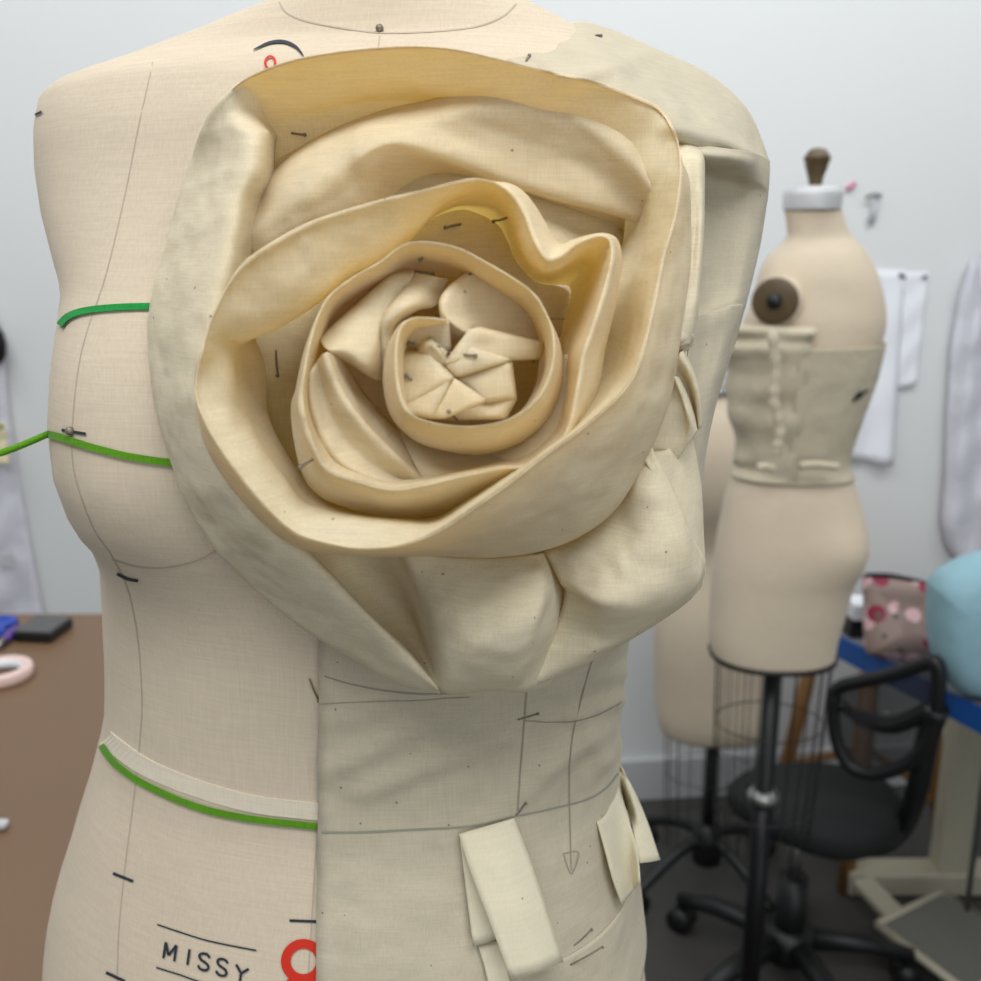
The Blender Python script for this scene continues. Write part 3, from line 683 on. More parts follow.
patch('tuck', [
    [(396,424,2.0),(424,440,2.6),(455,448,3.0),(500,440,3.0)],
    [(408,452,3.2),(432,464,4.0),(465,467,4.3),(510,458,4.2)],
    [(424,480,4.6),(446,477,5.2),(476,472,5.3),(520,463,5.1)],
    [(432,486,3.4),(452,482,4.0),(480,477,4.0),(526,468,4.0)]], 5, 5)
patch('tuck', [
    [(480,448,3.3),(513,432,3.3),(543,398,3.2),(556,362,2.8)],
    [(500,460,4.3),(538,437,4.3),(560,400,4.0),(568,355,3.4)],
    [(520,465,5.0),(555,443,5.0),(570,412,4.8),(578,372,4.2)],
    [(524,470,3.8),(560,448,3.8),(576,414,3.8),(584,374,3.4)]], 5, 5)
def leaf(name, a, b, c, d, bulge=.35, fold=.14, label=None):
    """quad leaf a-b-c-d with puffed middle and turned-under rim"""
    a, b, c, d = (Vector(p) for p in (a, b, c, d)); n = 10; g = []
    for i in range(n+1):
        row = []
        for j in range(n+1):
            u, v = i/n, j/n
            p = (a*(1-u)+b*u)*(1-v)+(d*(1-u)+c*u)*v
            k = (4*u*(1-u))**.5*(4*v*(1-v))**.5
            p = p+Vector((0, 0, bulge*k**.7*.45))
            e = min(u, 1-u, v, 1-v)
            if e < .001: p = p+Vector((0, 0, -fold))
            row.append(RP(p))
        g.append(row)
    o = mk(name, grid_bm(g), M['rose'], ROSE, solid=.0009); remember('rose', o); return o
leaf('center_fold', (396,352,4.5), (430,353,5.0), (455,379,5.2), (400,413,4.9), .3)
leaf('center_fold', (398,385,4.6), (454,378,5.15), (434,418,5.1), (400,414,4.9), .25)
leaf('center_fold', (455,379,5.3), (487,401,5.1), (443,418,5.1), (432,418,5.0), .2)
leaf('center_fold', (443,365,5.2), (472,326,5.3), (545,343,4.4), (540,358,4.4), .3)
leaf('center_fold', (443,365,5.0), (470,345,5.2), (512,360,4.9), (454,378,5.0), .3)
leaf('center_fold', (454,378,4.7), (511,360,4.8), (516,400,4.7), (484,402,4.7), .25)
leaf('center_fold', (484,398,4.3), (516,398,4.7), (506,418,4.6), (437,420,4.3), .1)
leaf('center_fold', (398,345,4.3), (414,320,5.2), (448,320,5.3), (451,352,4.9), .15)
leaf('center_fold', (420,350,4.9), (430,338,5.2), (447,352,5.1), (444,366,4.9), .2)
patch('crumple', [
    [(416,345,4.2),(424,340,4.6),(432,339,4.8),(440,346,4.6),(448,354,4.4)],
    [(418,352,4.5),(425,345,5.2),(432,345,5.3),(439,352,5.2),(446,360,5.0)],
    [(420,358,4.6),(427,353,4.9),(432,354,4.7),(438,360,4.8),(443,368,4.9)]], 5, 5)

# ------------------------------------------------------------------ shoulder and sleeve drape
SLV = empty('muslin_sleeve', RP((715, 200, -2)), 'draped cream muslin shoulder and sleeve puffing out to the right behind the rose', 'muslin sleeve')
def sp(name, rows, nu=5, nv=6, label=None): return patch(name, rows, nu, nv, 'muslin', SLV, key='sleeve', label=label)
sp('shoulder_cap', [
    [(498,66,-4),(540,52,-5.5),(575,40,-6),(610,50,-6.5),(655,65,-6.5),(700,85,-7),(730,115,-7),(752,160,-7)],
    [(502,58,-2.2),(545,41,-3.6),(576,23,-4.2),(612,31,-4.4),(656,50,-4.4),(710,76,-4.5),(748,112,-4.6),(769,163,-4.8)],
    [(506,60,-.1),(550,46,-.9),(583,38,-1.2),(620,52,-1.2),(660,72,-1.2),(708,98,-1.6),(738,126,-1.8),(762,158,-2.6)],
    [(516,68,.7),(560,66,.9),(600,70,1.4),(636,84,1.8),(668,100,1.7),(698,118,1.4),(724,134,1.0),(748,152,0)],
    [(530,78,.9),(575,88,1.6),(612,98,2.0),(645,112,2.3),(672,128,2.2),(693,140,1.9),(712,147,1.5),(731,152,.6)],
    [(545,88,.5),(585,102,1.1),(618,114,1.4),(648,128,1.6),(672,142,1.4),(690,150,1.0),(704,153,.4),(718,156,-.4)]], 6, 6, 'puffed shoulder cap')
sp('sleeve_panel', [
    [(684,140,1.2),(704,146,1.6),(728,149,1.4),(750,152,-.2),(766,158,-2.8),(769,166,-5)],
    [(694,156,1.6),(710,158,1.8),(732,160,1.4),(751,163,-.2),(766,172,-2.8),(768.5,180,-5)],
    [(701,168,-.6),(716,171,-1.0),(735,173,-1.0),(752,178,-1.4),(765,186,-3.0),(767.5,194,-5)],
    [(702,186,-1.8),(716,188,-2.6),(735,190,-2.8),(752,194,-2.6),(763,198,-3.4),(766,204,-5)],
    [(699,238,-1.6),(714,240,-2.6),(732,240,-2.8),(748,241,-2.8),(757,243,-3.6),(759,247,-5)],
    [(696,300,-1.2),(709,302,-2.2),(724,302,-2.4),(736,301,-2.4),(744,300,-3.4),(746,302,-5)],
    [(692,322,-.6),(706,318,-1.4),(720,312,-1.6),(732,308,-1.9),(741,308,-3.0),(743,312,-5)],
    [(688,352,-.4),(701,350,-1.3),(713,348,-1.6),(723,346,-1.9),(730,344,-3.0),(733,348,-5)],
    [(682,400,.3),(692,400,-.3),(702,399,-.8),(710,397,-1.4),(715,396,-2.5),(717,398,-4.5)],
    [(672,450,.8),(684,450,.5),(693,450,0),(700,449,-.8),(704,448,-2),(705.5,450,-4)],
    [(664,492,1),(677,492,.8),(687,492,.3),(695,491,-.4),(700,490,-1.6),(701,492,-3.6)],
    [(664,545,1),(677,545,.8),(687,545,.4),(694,545,-.2),(699,545,-1),(700,546,-3)]], 6, 5, 'flat sleeve panel hanging below the shoulder cap')

# ------------------------------------------------------------------ pins
ALL = ('form', 'bodice', 'rose', 'sleeve')
def pin(a, b, label, head=0, hr=.0007, r=.0004, group=None, lift=.0006, bend=0):
    p, n = hit(*a, ALL, lift); q, m = hit(*b, ALL, lift)
    if p is None or q is None: return
    if (p-q).length > .02:
        d = min(proj(p)[2], proj(q)[2]); p = W(*a, d); q = W(*b, d)
    e = empty('straight_pin', (p+q)/2, label, 'pin', group)
    c = (p+q)/2+n*(.0004+bend)
    mk('shaft', tube(B(), spline([p, c, q], 5), r, 8), M['pin'], e)
    mk('head', ball(B(), (p if head == 0 else q)+n*.0004, hr, 10), M['pin'], e)
PINS = [((306,135),(292,133),'bent steel pin high on the left inside the outermost petal'),
 ((279,376),(277,350),'upright steel pin in the left hollow of the rose, between outer rim and middle ring'),
 ((301,467),(313,459),'slanted steel pin at the lower left of the rose, beside the middle ring'),
 ((445,229),(461,225),'steel pin above the inner ring, left one of two under the wavy edge'),
 ((495,219),(508,217),'steel pin under the wavy petal edge, right one of two'),
 ((433,274),(414,272),'steel pin lying along the top inside of the inner ring'),
 ((420,257),(423,256),'pin head poking out near the top of the inner ring'),
 ((409,341),(416,343),'tiny pin in the top left fold of the rose centre'),
 ((450,351),(436,347),'steel pin holding the crumpled knot at the rose centre'),
 ((475,356),(463,354),'steel pin on the long right fold of the rose centre'),
 ((408,376),(413,380),'tiny pin in the left fold of the rose centre'),
 ((449,411),(457,418),'steel pin in the bottom fold of the rose centre'),
 ((465,273),(472,272),'short pin at the top right inside of the inner ring'),
 ((319,700),(310,678),'slanted pin on the centre seam below the rose'),
 ((537,713),(517,719),'pin crossing the pencilled seam just below the rose'),
 ((525,802),(515,815),'pin where the pencilled seam meets the waist line'),
 ((590,929),(573,945),'upper of two slanted pins at the bottom right of the form'),
 ((602,947),(570,965),'lower longer pin of two at the bottom right of the form'),
 ((600,38),(595,37),'pin on top of the muslin shoulder'),
 ((530,58),(526,63),'pin at the neck end of the muslin shoulder, above the rose'),]
for a, b, l in PINS: pin(a, b, l)
pin((72, 431), (72.5, 432), 'round pin head on the lime tape at the bust', hr=.0018)
ribbon('printed_mark', [(63, 430), (75, 432), (87, 434)], 3, M['ink'], FORM, lift=.0006)
pin((380, 31), (380, 33), 'round pin head at the base of the neck', hr=.0016)

# ------------------------------------------------------------------ room
def tagstruct(o): o['kind'] = 'structure'; return o
tagstruct(mk('floor', box(B(), (.3, 1.2, -.025), (5.4, 5.6, .05)), M['floor'], smooth=False))
WA = math.radians(6); WP = atZ(670, 796, 0)
wd = Vector((math.cos(WA), math.sin(WA), 0)); wn = Vector((math.sin(WA), -math.cos(WA), 0))   # along, toward camera
def wallpt(px, py, off=0):
    r = ray(px, py); t = (WP+wn*off-CAM).dot(wn)/r.dot(wn); return CAM+r*t
RW = Matrix.Rotation(WA, 3, 'Z')
c = WP-wn*.05; c.z = 1.5
tagstruct(mk('wall_back', box(B(), c, (5.0, .1, 3.0), RW), M['wall'], smooth=False))
c = WP+wn*.008; c.z = .06
tagstruct(mk('baseboard_back', box(B(), c, (5.0, .016, .12), RW), M['base'], smooth=False, bevel=.003))

# loft body for the two other forms
def body(rows, Y, depth_ratio=.8, n=40, fn=None, bulge=None):
    g = []
    for y, l, r in rows:
        p = atY((l+r)/2, y, Y); d = proj(p)[2]; a = (r-l)/2*d/F; b = a*depth_ratio
        ring = []
        for k in range(n):
            t = 2*math.pi*k/n; c_, s_ = math.cos(t), math.sin(t)
            u, v = a*math.copysign(abs(c_)**.9, c_), b*math.copysign(abs(s_)**.9, s_)
            q = Vector((p.x+u, Y+v, p.z))
            if bulge: q = q+bulge(q, t)
            ring.append(q)
        g.append(ring)
    return g
def densify(rows, n=4): return [tuple(v) for v in spline([Vector(r) for r in rows], n)]
def closed(g):
    b = grid_bm(g, True); b.verts.ensure_lookup_table(); n = len(g[0])
    b.faces.new([b.verts[k] for k in range(n)]); b.faces.new([b.verts[(len(g)-1)*n+k] for k in range(n)])
    bmesh.ops.recalc_face_normals(b, faces=b.faces); return b
YA = 1.40
rowsA = [(208,785,840),(222,787,844),(236,788,850),(244,783,858),(256,770,866),(275,760,875),(300,755,881),(325,745,882),(350,738,876),(380,735,868),(410,736,858),(440,740,848),(462,742,842),(480,735,849),(505,727,856),(530,722,860),(552,718,861),(572,715,857),(590,713,850),(620,711,843),(650,710,835),(668,712,832)]
pA = atY(773, 670, YA)
FA = empty('dress_form', (pA.x, YA, 0), 'beige dress form in the background seen side-on, with dark wooden finial and round arm plate', 'dress form')
hipA = atY(822, 540, YA)
def bulA(q, t):
    d = ((q.x-hipA.x-.03)/.055)**2+((q.z-hipA.z)/.05)**2
    return Vector((0, -.018*math.exp(-d) if math.sin(t) < 0 else 0, 0))
rowsA = [(y-max(0, (y-270)/400*15), l, r) for y, l, r in rowsA]
gA = body(densify(rowsA), YA, .82, 48, bulge=bulA)
mk('torso', closed(gA), M['linen'], FA)
zn = atY(812, 208, YA); rn = 27.5*proj(zn)[2]/F
mk('neck_cap', lathe(B(), (zn.x, YA, zn.z), [(rn*1.03, -.002), (rn*1.05, .016), (rn*1.0, .024), (rn*.8, .028), (0, .03)], 28), M['cap'], FA)
mk('finial', lathe(B(), (zn.x+.002, YA, zn.z+.028), [(.009, 0), (.009, .006), (.0105, .012), (.015, .026), (.0165, .033), (.018, .035), (.018, .038), (.016, .041), (.011, .048), (0, .051)], 20), M['finial'], FA)
# arm plate facing the camera
pa = atY(776, 301, YA-.066); ax = Vector((-.5, -.86, .05)).normalized()
b = B(); tube(b, [pa-ax*.035, pa+ax*.003], .033, 28); mk('arm_plate', b, M['linen'], FA)
b = B(); tube(b, [pa, pa+ax*.006, pa+ax*.008], [.031, .031, .026], 28)
disc = mk('arm_disc', b, M['finial'], FA)
b = B(); tube(b, [pa+ax*.006, pa+ax*.014], [.011, .009], 14); mk('screw', b, M['black'], disc)
mk('hem_band', grid_bm(body([(651,711,833.5),(653,711.5,833),(655,712,832.5)], YA, .82, 48), True), M['wire'], FA, solid=.003, soff=1)
def cage(parent, x, y, z0, z1, r0, r1, n, ry=.82, rings=(.35, .8)):
    for k in range(n):
        t = 2*math.pi*k/n; c_, s_ = math.cos(t), math.sin(t)
        P = [(x+c_*r0, y+s_*r0*ry, z0), (x+c_*(r0*.6+r1*.4), y+s_*(r0*.6+r1*.4)*ry, z0+(z1-z0)*.5), (x+c_*r1, y+s_*r1*ry, z1)]
        mk('cage_wire', tube(B(), spline(P, 4), .0009, 5), M['wire'], parent)
    for f in rings:
        r = r0+(r1-r0)*f; z = z0+(z1-z0)*f
        P = [(x+math.cos(2*math.pi*k/28)*r, y+math.sin(2*math.pi*k/28)*r*ry, z) for k in range(29)]
        mk('cage_ring', tube(B(), P, .0011, 5), M['wire'], parent)
zA = atY(773, 654, YA).z
cage(FA, pA.x, YA, zA, atY(773, 840, YA).z, .088, .075, 22)
stand(FA, pA.x, YA, zA+.02, zA, 4, .15, .8, collar=atY(760, 795, YA).z, pole_r=.0135)

# muslin garment on the background form
gar = empty('draped_bodice', atY(780, 400, YA-.1), 'ruched off-white muslin bodice pinned on the background dress form', 'muslin bodice')
rowsG = [(322,734,884),(335,727,881),(350,726,877),(380,729,870),(410,731,860),(440,735,850),(462,738,845),(474,733,850)]
def rings(k0, k1, amp, f):
    g = body(densify(rowsG, 6), YA, .84, 48); out = []
    for i, r in enumerate(g):
        rr = []
        for k in range(k0, k1+1):
            q = r[k % 48]; cpt = sum(r, Vector())/48; n = (q-cpt); n.z = 0; n.normalize()
            rr.append(q+n*(amp*(math.sin(i*f*.6+k*.5+2*mnoise.noise(Vector((i*.11, k*.2, 1))))*.5+1.6*mnoise.noise(Vector((i*.22, k*.10, 5))))+.0025))
        out.append(rr)
    return out
mk('ruched_front', grid_bm(rings(22, 35, .0045, 1.0)), M['muslin'], gar, solid=.001)
mk('back_panel', grid_bm([r for r in rings(34, 50, .0004, .5)][9:]), M['muslin'], gar, solid=.001)
b = B()
P = [atY(x, y, YA-.118) for x, y in ((772,330),(776,370),(774,400),(780,430),(776,455))]
tube(b, spline(P, 6), [.004+.004*abs(math.sin(i*1.1)) for i in range(25)], 8); mk('gathered_ruffle', b, M['muslin'], gar)
for x0, x1, yy in ((758, 774, 468), (800, 838, 466)):
    b = B(); P = [atY(x0+(x1-x0)*t/4, yy-1.5*math.sin(t), YA-.112+.012*(t/4 if x0 > 790 else 0)) for t in range(5)]
    tube(b, spline(P, 4), .0055, 8); mk('waist_tie', b, M['muslin'], gar)
clip = empty('binder_clip', atY(853, 397, YA-.07), 'small black clip on the back edge of the ruched bodice', 'clip')
b = B(); box(b, clip.location, (.022, .012, .010), Matrix.Rotation(-.5, 3, 'Y')); mk('clip_body', b, M['black'], clip, bevel=.002)
b = B(); tube(b, [clip.location+Vector((.008, -.004, .004)), clip.location+Vector((.018, -.006, .010))], .002, 8); mk('clip_lever', b, M['black'], clip)

# second background form, lower
YB = 2.0
rowsB = [(392,690,734),(402,682,742),(415,668,757),(440,654,771),(470,650,775),(500,655,770),(525,668,758),(548,676,752),(570,672,756),(592,664,764),(615,657,771),(645,654,774),(680,655,774),(712,656,773),(728,660,769)]
pB = atY(714, 728, YB)
FB = empty('dress_form', (pB.x, YB, 0), 'plain beige dress form set low behind the side-on form, partly hidden', 'dress form')
mk('torso', closed(body(densify(rowsB), YB, .75, 40)), M['linen'], FB)
pn = atY(712, 392, YB); mk('neck_cap', lathe(B(), (pn.x, YB, pn.z), [(.046, 0), (.046, .012), (0, .016)], 24), M['steel'], FB)
cage(FB, pB.x, YB, pB.z, .10, .11, .095, 20, .75)
stand(FB, pB.x, YB, pB.z+.02, pB.z, 4, .20, .55, pole_r=.0145)

# ------------------------------------------------------------------ office chair
cc = Vector((.60, 1.70, 0))
CH = empty('office_chair', cc, 'black office swivel chair with mesh back and padded seat', 'office chair')
fdir = Vector((-.93, .37, 0)).normalized(); sdir = Vector((-fdir.y, fdir.x, 0))
def C(f, s, z): return cc+fdir*f+sdir*s+Vector((0, 0, z))
so = spline([atZ(x, y, .445) for x, y in ((727,784),(745,768),(775,761),(812,759),(850,764),(885,776),(903,796),(898,820),(872,836),(838,838),(795,826),(748,802))], 5, True)
sc_ = sum(so, Vector())/len(so)
g = []
for zz, k in ((-.055, .80), (-.050, .94), (-.030, 1.0), (-.012, 1.0), (-.003, .96), (.002, .86), (.003, .5), (.003, .02)):
    g.append([sc_+(p-sc_)*k+Vector((0, 0, zz)) for p in so])
b = grid_bm(g, True); b.verts.ensure_lookup_table(); b.faces.new([b.verts[k] for k in range(len(so))]); bmesh.ops.recalc_face_normals(b, faces=b.faces)
mk('seat', b, M['blackfab'], CH)
def bk(x, y): return atY(x, y, 1.60-(x-828)/110*.13)
ro = spline([bk(x, y) for x, y in ((833,700),(840,687),(862,681),(890,675),(918,666),(935,662),(939,680),(936,712),(926,745),(905,765),(875,774),(850,766),(836,738))], 5, True)
mk('back_frame', tube(B(), ro+[ro[0], ro[1]], .012, 10), M['black'], CH)
rc = sum(ro, Vector())/len(ro)
mk('back_mesh', grid_bm([[rc+(p-rc)*k for p in ro] for k in (1.0, .66, .33, .02)], True), M['meshback'], CH)
mk('lumbar_bar', tube(B(), spline([bk(838,702), bk(862,722)+Vector((0,.02,0)), bk(895,728)+Vector((0,.01,0)), bk(934,708)], 6), [.010]*6+[.015]*13, 8), M['black'], CH)
mk('back_support', tube(B(), spline([bk(928,706)+Vector((.012,-.01,0)), atY(927,740,1.50), atY(917,790,1.53), atZ(903,826,.41), atZ(876,846,.385), atZ(845,836,.385)], 6), .019, 10), M['black'], CH)
mk('seat_mechanism', box(B(), C(-.01, 0, .365), (.16, .12, .045), Matrix.Rotation(math.atan2(fdir.y, fdir.x), 3, 'Z')), M['black'], CH, bevel=.006)
mk('lever', tube(B(), spline([atZ(800,830,.37), atZ(790,822,.37), atZ(772,815,.36)], 4), .007, 8), M['black'], CH)
mk('column', tube(B(), [C(0, 0, .08), C(0, 0, .24)], .030, 16), M['black'], CH)
mk('gas_lift', tube(B(), [C(0, 0, .23), C(0, 0, .35)], .014, 12), M['steel'], CH)
mk('base_hub', tube(B(), [C(0, 0, .06), C(0, 0, .125)], .048, 20), M['black'], CH)
for k in range(5):
    t = -.07+2*math.pi*k/5; d = Vector((math.cos(t), math.sin(t), 0))
    leg = mk('base_leg', tube(B(), [cc+d*.03+Vector((0, 0, .10)), cc+d*.16+Vector((0, 0, .092)), cc+d*.245+Vector((0, 0, .07))], [.024, .02, .015], 10), M['black'], CH)
    e = cc+d*.238+Vector((0, 0, .027)); s = Vector((-d.y, d.x, 0)); b = B()
    for q in (-1, 1): tube(b, [e+s*.006*q, e+s*.022*q], .027, 16)
    tube(b, [e, e+Vector((0, 0, .045))], .007, 8)
    mk('caster', b, M['black'], leg)

# ------------------------------------------------------------------ wooden stool
st = Vector((.905, 2.16, 0))
ST = empty('wooden_stool', st, 'light brown wooden stool standing behind the blue-edged table', 'stool')
mk('stool_seat', lathe(B(), st, [(0, .57), (.15, .57), (.158, .578), (.158, .592), (.15, .60), (0, .60)], 32), M['wood'], ST)
for k in range(4):
    t = math.pi/4+.35+k*math.pi/2; c_, s_ = math.cos(t), math.sin(t)
    mk('leg', tube(B(), [st+Vector((c_*.20, s_*.20, 0)), st+Vector((c_*.12, s_*.12, .572))], .018, 10), M['wood'], ST)
    t2 = t+math.pi/2
    mk('rung', tube(B(), [st+Vector((c_*.175, s_*.175, .18)), st+Vector((math.cos(t2)*.175, math.sin(t2)*.175, .18))], .011, 8), M['wood'], ST)

# ------------------------------------------------------------------ blue-edged sewing table
e0 = atZ(829, 632, .72); e1 = atZ(985, 711, .72)
ed = (e1-e0).normalized(); en = Vector((-ed.y, ed.x, 0));
if en.x < 0: en = -en
A0 = e0; A1 = e0+ed*.75
TB = empty('sewing_table', (A0.x+.4, 1.9, 0), 'grey-topped table with a bright blue edge and cream steel T leg', 'table')
def tpoly(i0, i1, w): return [tuple((A0+en*i0).xy), tuple((A1+en*i0).xy), tuple((A1+en*w).xy), tuple((A0+en*w).xy)]
mk('tabletop', prism(B(), tpoly(.002, 0, .62), .682, .722), M['greytop'], TB, smooth=False)
mk('edge_band', prism(B(), [tuple((A0-en*.004).xy), tuple((A1-en*.004).xy), tuple((A1+en*.002).xy), tuple((A0+en*.002).xy)], .680, .723), M['blue'], TB, smooth=False)
mk('edge_band', prism(B(), [tuple((A0-en*.004-ed*.005).xy), tuple((A0-en*.004).xy), tuple((A0+en*.62).xy), tuple((A0+en*.62-ed*.005).xy)], .680, .723), M['blue'], TB, smooth=False)
lp = atZ(948, 866, .06)
mk('leg', prism(B(), [(lp.x-.034, lp.y-.03), (lp.x+.034, lp.y-.03), (lp.x+.034, lp.y+.03), (lp.x-.034, lp.y+.03)], .05, .684), M['cream'], TB, smooth=False, bevel=.006)
f0 = atZ(846, 880, .03)
mk('foot', box(B(), ((f0.x+1.35)/2, lp.y, .032), (1.35-f0.x, .07, .056)), M['cream'], TB, smooth=False, bevel=.006)
mk('brace', tube(B(), [Vector((lp.x+.02, lp.y, .36)), Vector((lp.x+.32, lp.y+.02, .16))], .016, 8), M['cream'], TB)
pd = [atZ(x, y, .075) for x, y in ((884, 926), (943, 896), (1030, 945), (968, 990))]
b = B(); vs = [b.verts.new(p) for p in pd]; b.faces.new(vs)
mk('pedal', b, M['pedal'], TB, smooth=False, solid=.012)
pc = sum(pd, Vector())/4
b = B(); tube(b, [p+(p-pc).normalized()*.012 for p in pd+[pd[0]]], .010, 8); mk('pedal_frame', b, M['cream'], TB)
b = B(); q0, q1 = atZ(862, 884, .06), atZ(902, 920, .075); dd = (q1-q0); box(b, (q0+q1)/2, (dd.length, .05, .018), Matrix.Rotation(math.atan2(dd.y, dd.x), 3, 'Z')); mk('pedal_arm', b, M['cream'], TB, smooth=False, bevel=.003)
mk('pedal_rod', tube(B(), [pc+Vector((.06, .08, 0)), Vector((pc.x+.08, pc.y+.12, .68))], .006, 8), M['steel'], TB)
b = B(); tube(b, [Vector((A1.x+.30, A1.y+.18, 0)), Vector((A1.x+.30, A1.y+.18, .684))], .028, 12); mk('leg', b, M['cream'], TB)

# things on that table
ZT = .7225
def pillow(name, corners, zlo, zhi, depth, mat, label, cat, n=14, puff=.5):
    """soft upright bag: corners = 4 px points (bl, br, tr, tl) on a vertical sheet at distance Y"""
    pass
def bag(name, pts, Y, th, mat, label, cat, lean=0.0, part='bag_body'):
    """soft bag: outline in pixels at ground distance Y, given real thickness th"""
    P = [atY(x, y, Y) for x, y in pts]; zmin = min(p.z for p in P)
    P = [p+Vector((0, 0, ZT+.001-zmin)) if zmin < ZT+.001 else p for p in P]
    P = spline(P, 5, True); c0 = sum(P, Vector())/len(P)
    g = []
    for k, s in ((-1, .25), (-.96, .6), (-.8, .82), (-.4, .96), (0, 1), (.4, .96), (.8, .82), (.96, .6), (1, .25)):
        g.append([c0+(p-c0)*(s if True else 1)+Vector((0, k*th/2+lean*(p.z-c0.z), 0)) for p in P])
    zlow = min(q.z for r in g for q in r)
    for r in g:
        for q in r: q.z += ZT+.001-zlow
    b = grid_bm(g, True); b.verts.ensure_lookup_table(); n = len(P)
    b.faces.new([b.verts[i] for i in range(n)]); b.faces.new([b.verts[(len(g)-1)*n+i] for i in range(n)])
    bmesh.ops.recalc_face_normals(b, faces=b.faces)
    e = empty(name, (c0.x, Y, ZT), label, cat)
    return e, mk(part, b, mat, e)
pe, po = bag('floral_pouch', [(862,640),(865,600),(866,578),(870,577),(900,579),(936,583),(941,586),(941,620),(940,652),(935,655),(900,654),(868,650)], 1.66, .05, M['pouch'], 'pink and brown floral pouch standing on the blue-edged table', 'pouch', lean=.25, part='pouch_body')
zp = [atY(x, y, 1.66)+Vector((0, .012, .002)) for x, y in ((868, 578), (895, 579), (936, 588))]
mk('zipper', tube(B(), spline(zp, 5), .004, 8), M['black'], pe)
be, bo = bag('blue_bag', [(936,668),(931,640),(931,600),(933,588),(946,574),(975,560),(1010,556),(1030,580),(1030,690),(985,698),(955,694)], 1.50, .12, M['bluebag'], 'pale blue cloth bag slumped on the right end of the blue-edged table', 'bag')
cl = atZ(975, 684, ZT); b = B(); box(b, (cl.x+.03, cl.y, ZT+.009), (.10, .03, .016), Matrix.Rotation(.3, 3, 'Z')); o = mk('marker_pen', b, M['bluepl'], origin=(cl.x+.03, cl.y, ZT), bevel=.006); tag(o, 'blue plastic marker lying in front of the pale blue bag', 'marker')
wb = atZ(846, 632, ZT)
e = empty('paper_stack', (wb.x+.01, wb.y-.01, ZT), 'white paper stack on the black case beside the floral pouch', 'paper')
o1 = empty('black_case', (wb.x+.01, wb.y-.01, ZT), 'flat black case under the white papers at the table corner', 'case')
mk('case_body', box(B(), (wb.x+.04, wb.y-.0, ZT+.016), (.09, .07, .03)), M['black'], o1, smooth=False, bevel=.003)
mk('case_lid', box(B(), (wb.x+.04, wb.y-.0, ZT+.033), (.094, .074, .004)), M['dark'], o1, smooth=False)
mk('sheet_block', box(B(), (wb.x+.042, wb.y, ZT+.050), (.085, .06, .028)), M['paper'], e, smooth=False)
mk('top_sheet', box(B(), (wb.x+.044, wb.y, ZT+.065), (.083, .058, .001)), M['paper'], e, smooth=False)

# ------------------------------------------------------------------ wall papers
def sheet(name, pts, label, cat, mat='paper', off=.006, curl=.012, wave=3, extra=None, n=10, group=None):
    """hanging sheet: pts = 4 px corners tl, tr, br, bl on the wall"""
    tl, tr, br, bl = [Vector((*p, 0)) for p in pts]; g = []
    for i in range(n*2+1):
        v = i/(n*2); row = []
        for j in range(n+1):
            u = j/n; p = tl.lerp(tr, u).lerp(bl.lerp(br, u), v)
            row.append(wallpt(p.x, p.y, off+curl*v*(.6+.4*math.sin(u*math.pi*wave))+.002*math.sin(v*17+u*4)))
        g.append(row)
    q = wallpt(*((tl+tr)/2).xy, off)
    e = empty(name, q, label, cat, group)
    mk('paper_sheet', grid_bm(g), M[mat], e, solid=.0008)
    for c in (pts[0], pts[1]):
        x = c[0]+(4 if c is pts[0] else -4); b = B(); ball(b, wallpt(x, c[1]+5, off+.004), .005, 10); mk('tack', b, M['dark'], e)
    return e
e = sheet('pattern_paper', [(845,268),(905,270),(893,466),(840,458)], 'white pattern paper pinned on the wall right of the side-on form', 'paper', curl=.02)
sheet('pattern_paper', [(900,272),(929,272),(916,385),(893,390)], 'narrow white paper strip at the right edge of the pinned pattern paper', 'paper', off=.004, curl=.006, wave=1)
sheet('pattern_paper', [(690,372),(726,372),(724,443),(690,443)], 'small white paper on the wall between the sleeve and the side-on form', 'paper', curl=.008)
# bundle of cloth hanging at the right edge
def hang(name, L, R, label, cat, mat, thick=.03, folds=6, part='cloth_body', off=.012):
    g = []
    n = 26
    for i in range(n+1):
        y = L[0][0]+(L[-1][0]-L[0][0])*i/n; xl, xr = interp(L, y), interp(R, y); row = []
        for j in range(25):
            u = j/24; edge = math.sin(math.pi*u)**.5
            row.append(wallpt(xl+(xr-xl)*u, y, off+thick*edge*(.6+.4*math.sin(u*folds*3.1+y*.012))+.006*math.sin(y*.11+u*9)*edge))
        g.append(row)
    e = empty(name, wallpt((L[0][1]+R[0][1])/2, L[0][0], off), label, cat)
    mk(part, grid_bm(g), M[mat], e, solid=.002)
    return e
e = hang('hanging_muslin', [(258,972),(300,958),(350,950),(420,946),(480,944),(520,940),(545,945),(570,962)], [(258,1010),(300,1040),(480,1050),(570,1045)], 'crumpled white muslin garment hanging on the wall at the right edge', 'garment', 'greyfab', .05, 5)
hk = wallpt(985, 255, .01); b = B(); tube(b, spline([hk+wn*-.005, hk+wn*.03, hk+wn*.035+Vector((0, 0, .02))], 4), .004, 8); mk('hanger_hook', b, M['steel'], e)
e = hang('hanging_pattern', [(300,-60),(340,-62),(420,-60),(520,-60),(640,-60)], [(300,-8),(340,3),(400,8),(470,17),(540,30),(600,41),(640,48)], 'grey pattern cloth hanging on the wall at the left edge', 'pattern', 'greyfab', .03, 4, part='pattern_body')
b = B(); box(b, wallpt(8, 560, .05), (.03, .004, .03), RW); mk('printed_patch', b, M['greypaper'], e, smooth=False)
yb = sheet('paper_strip', [(-40,425),(5,422),(9,463),(-40,466)], 'pale yellow paper strip over the grey pattern cloth at the left edge', 'paper', 'yellow', off=.055, curl=.004)
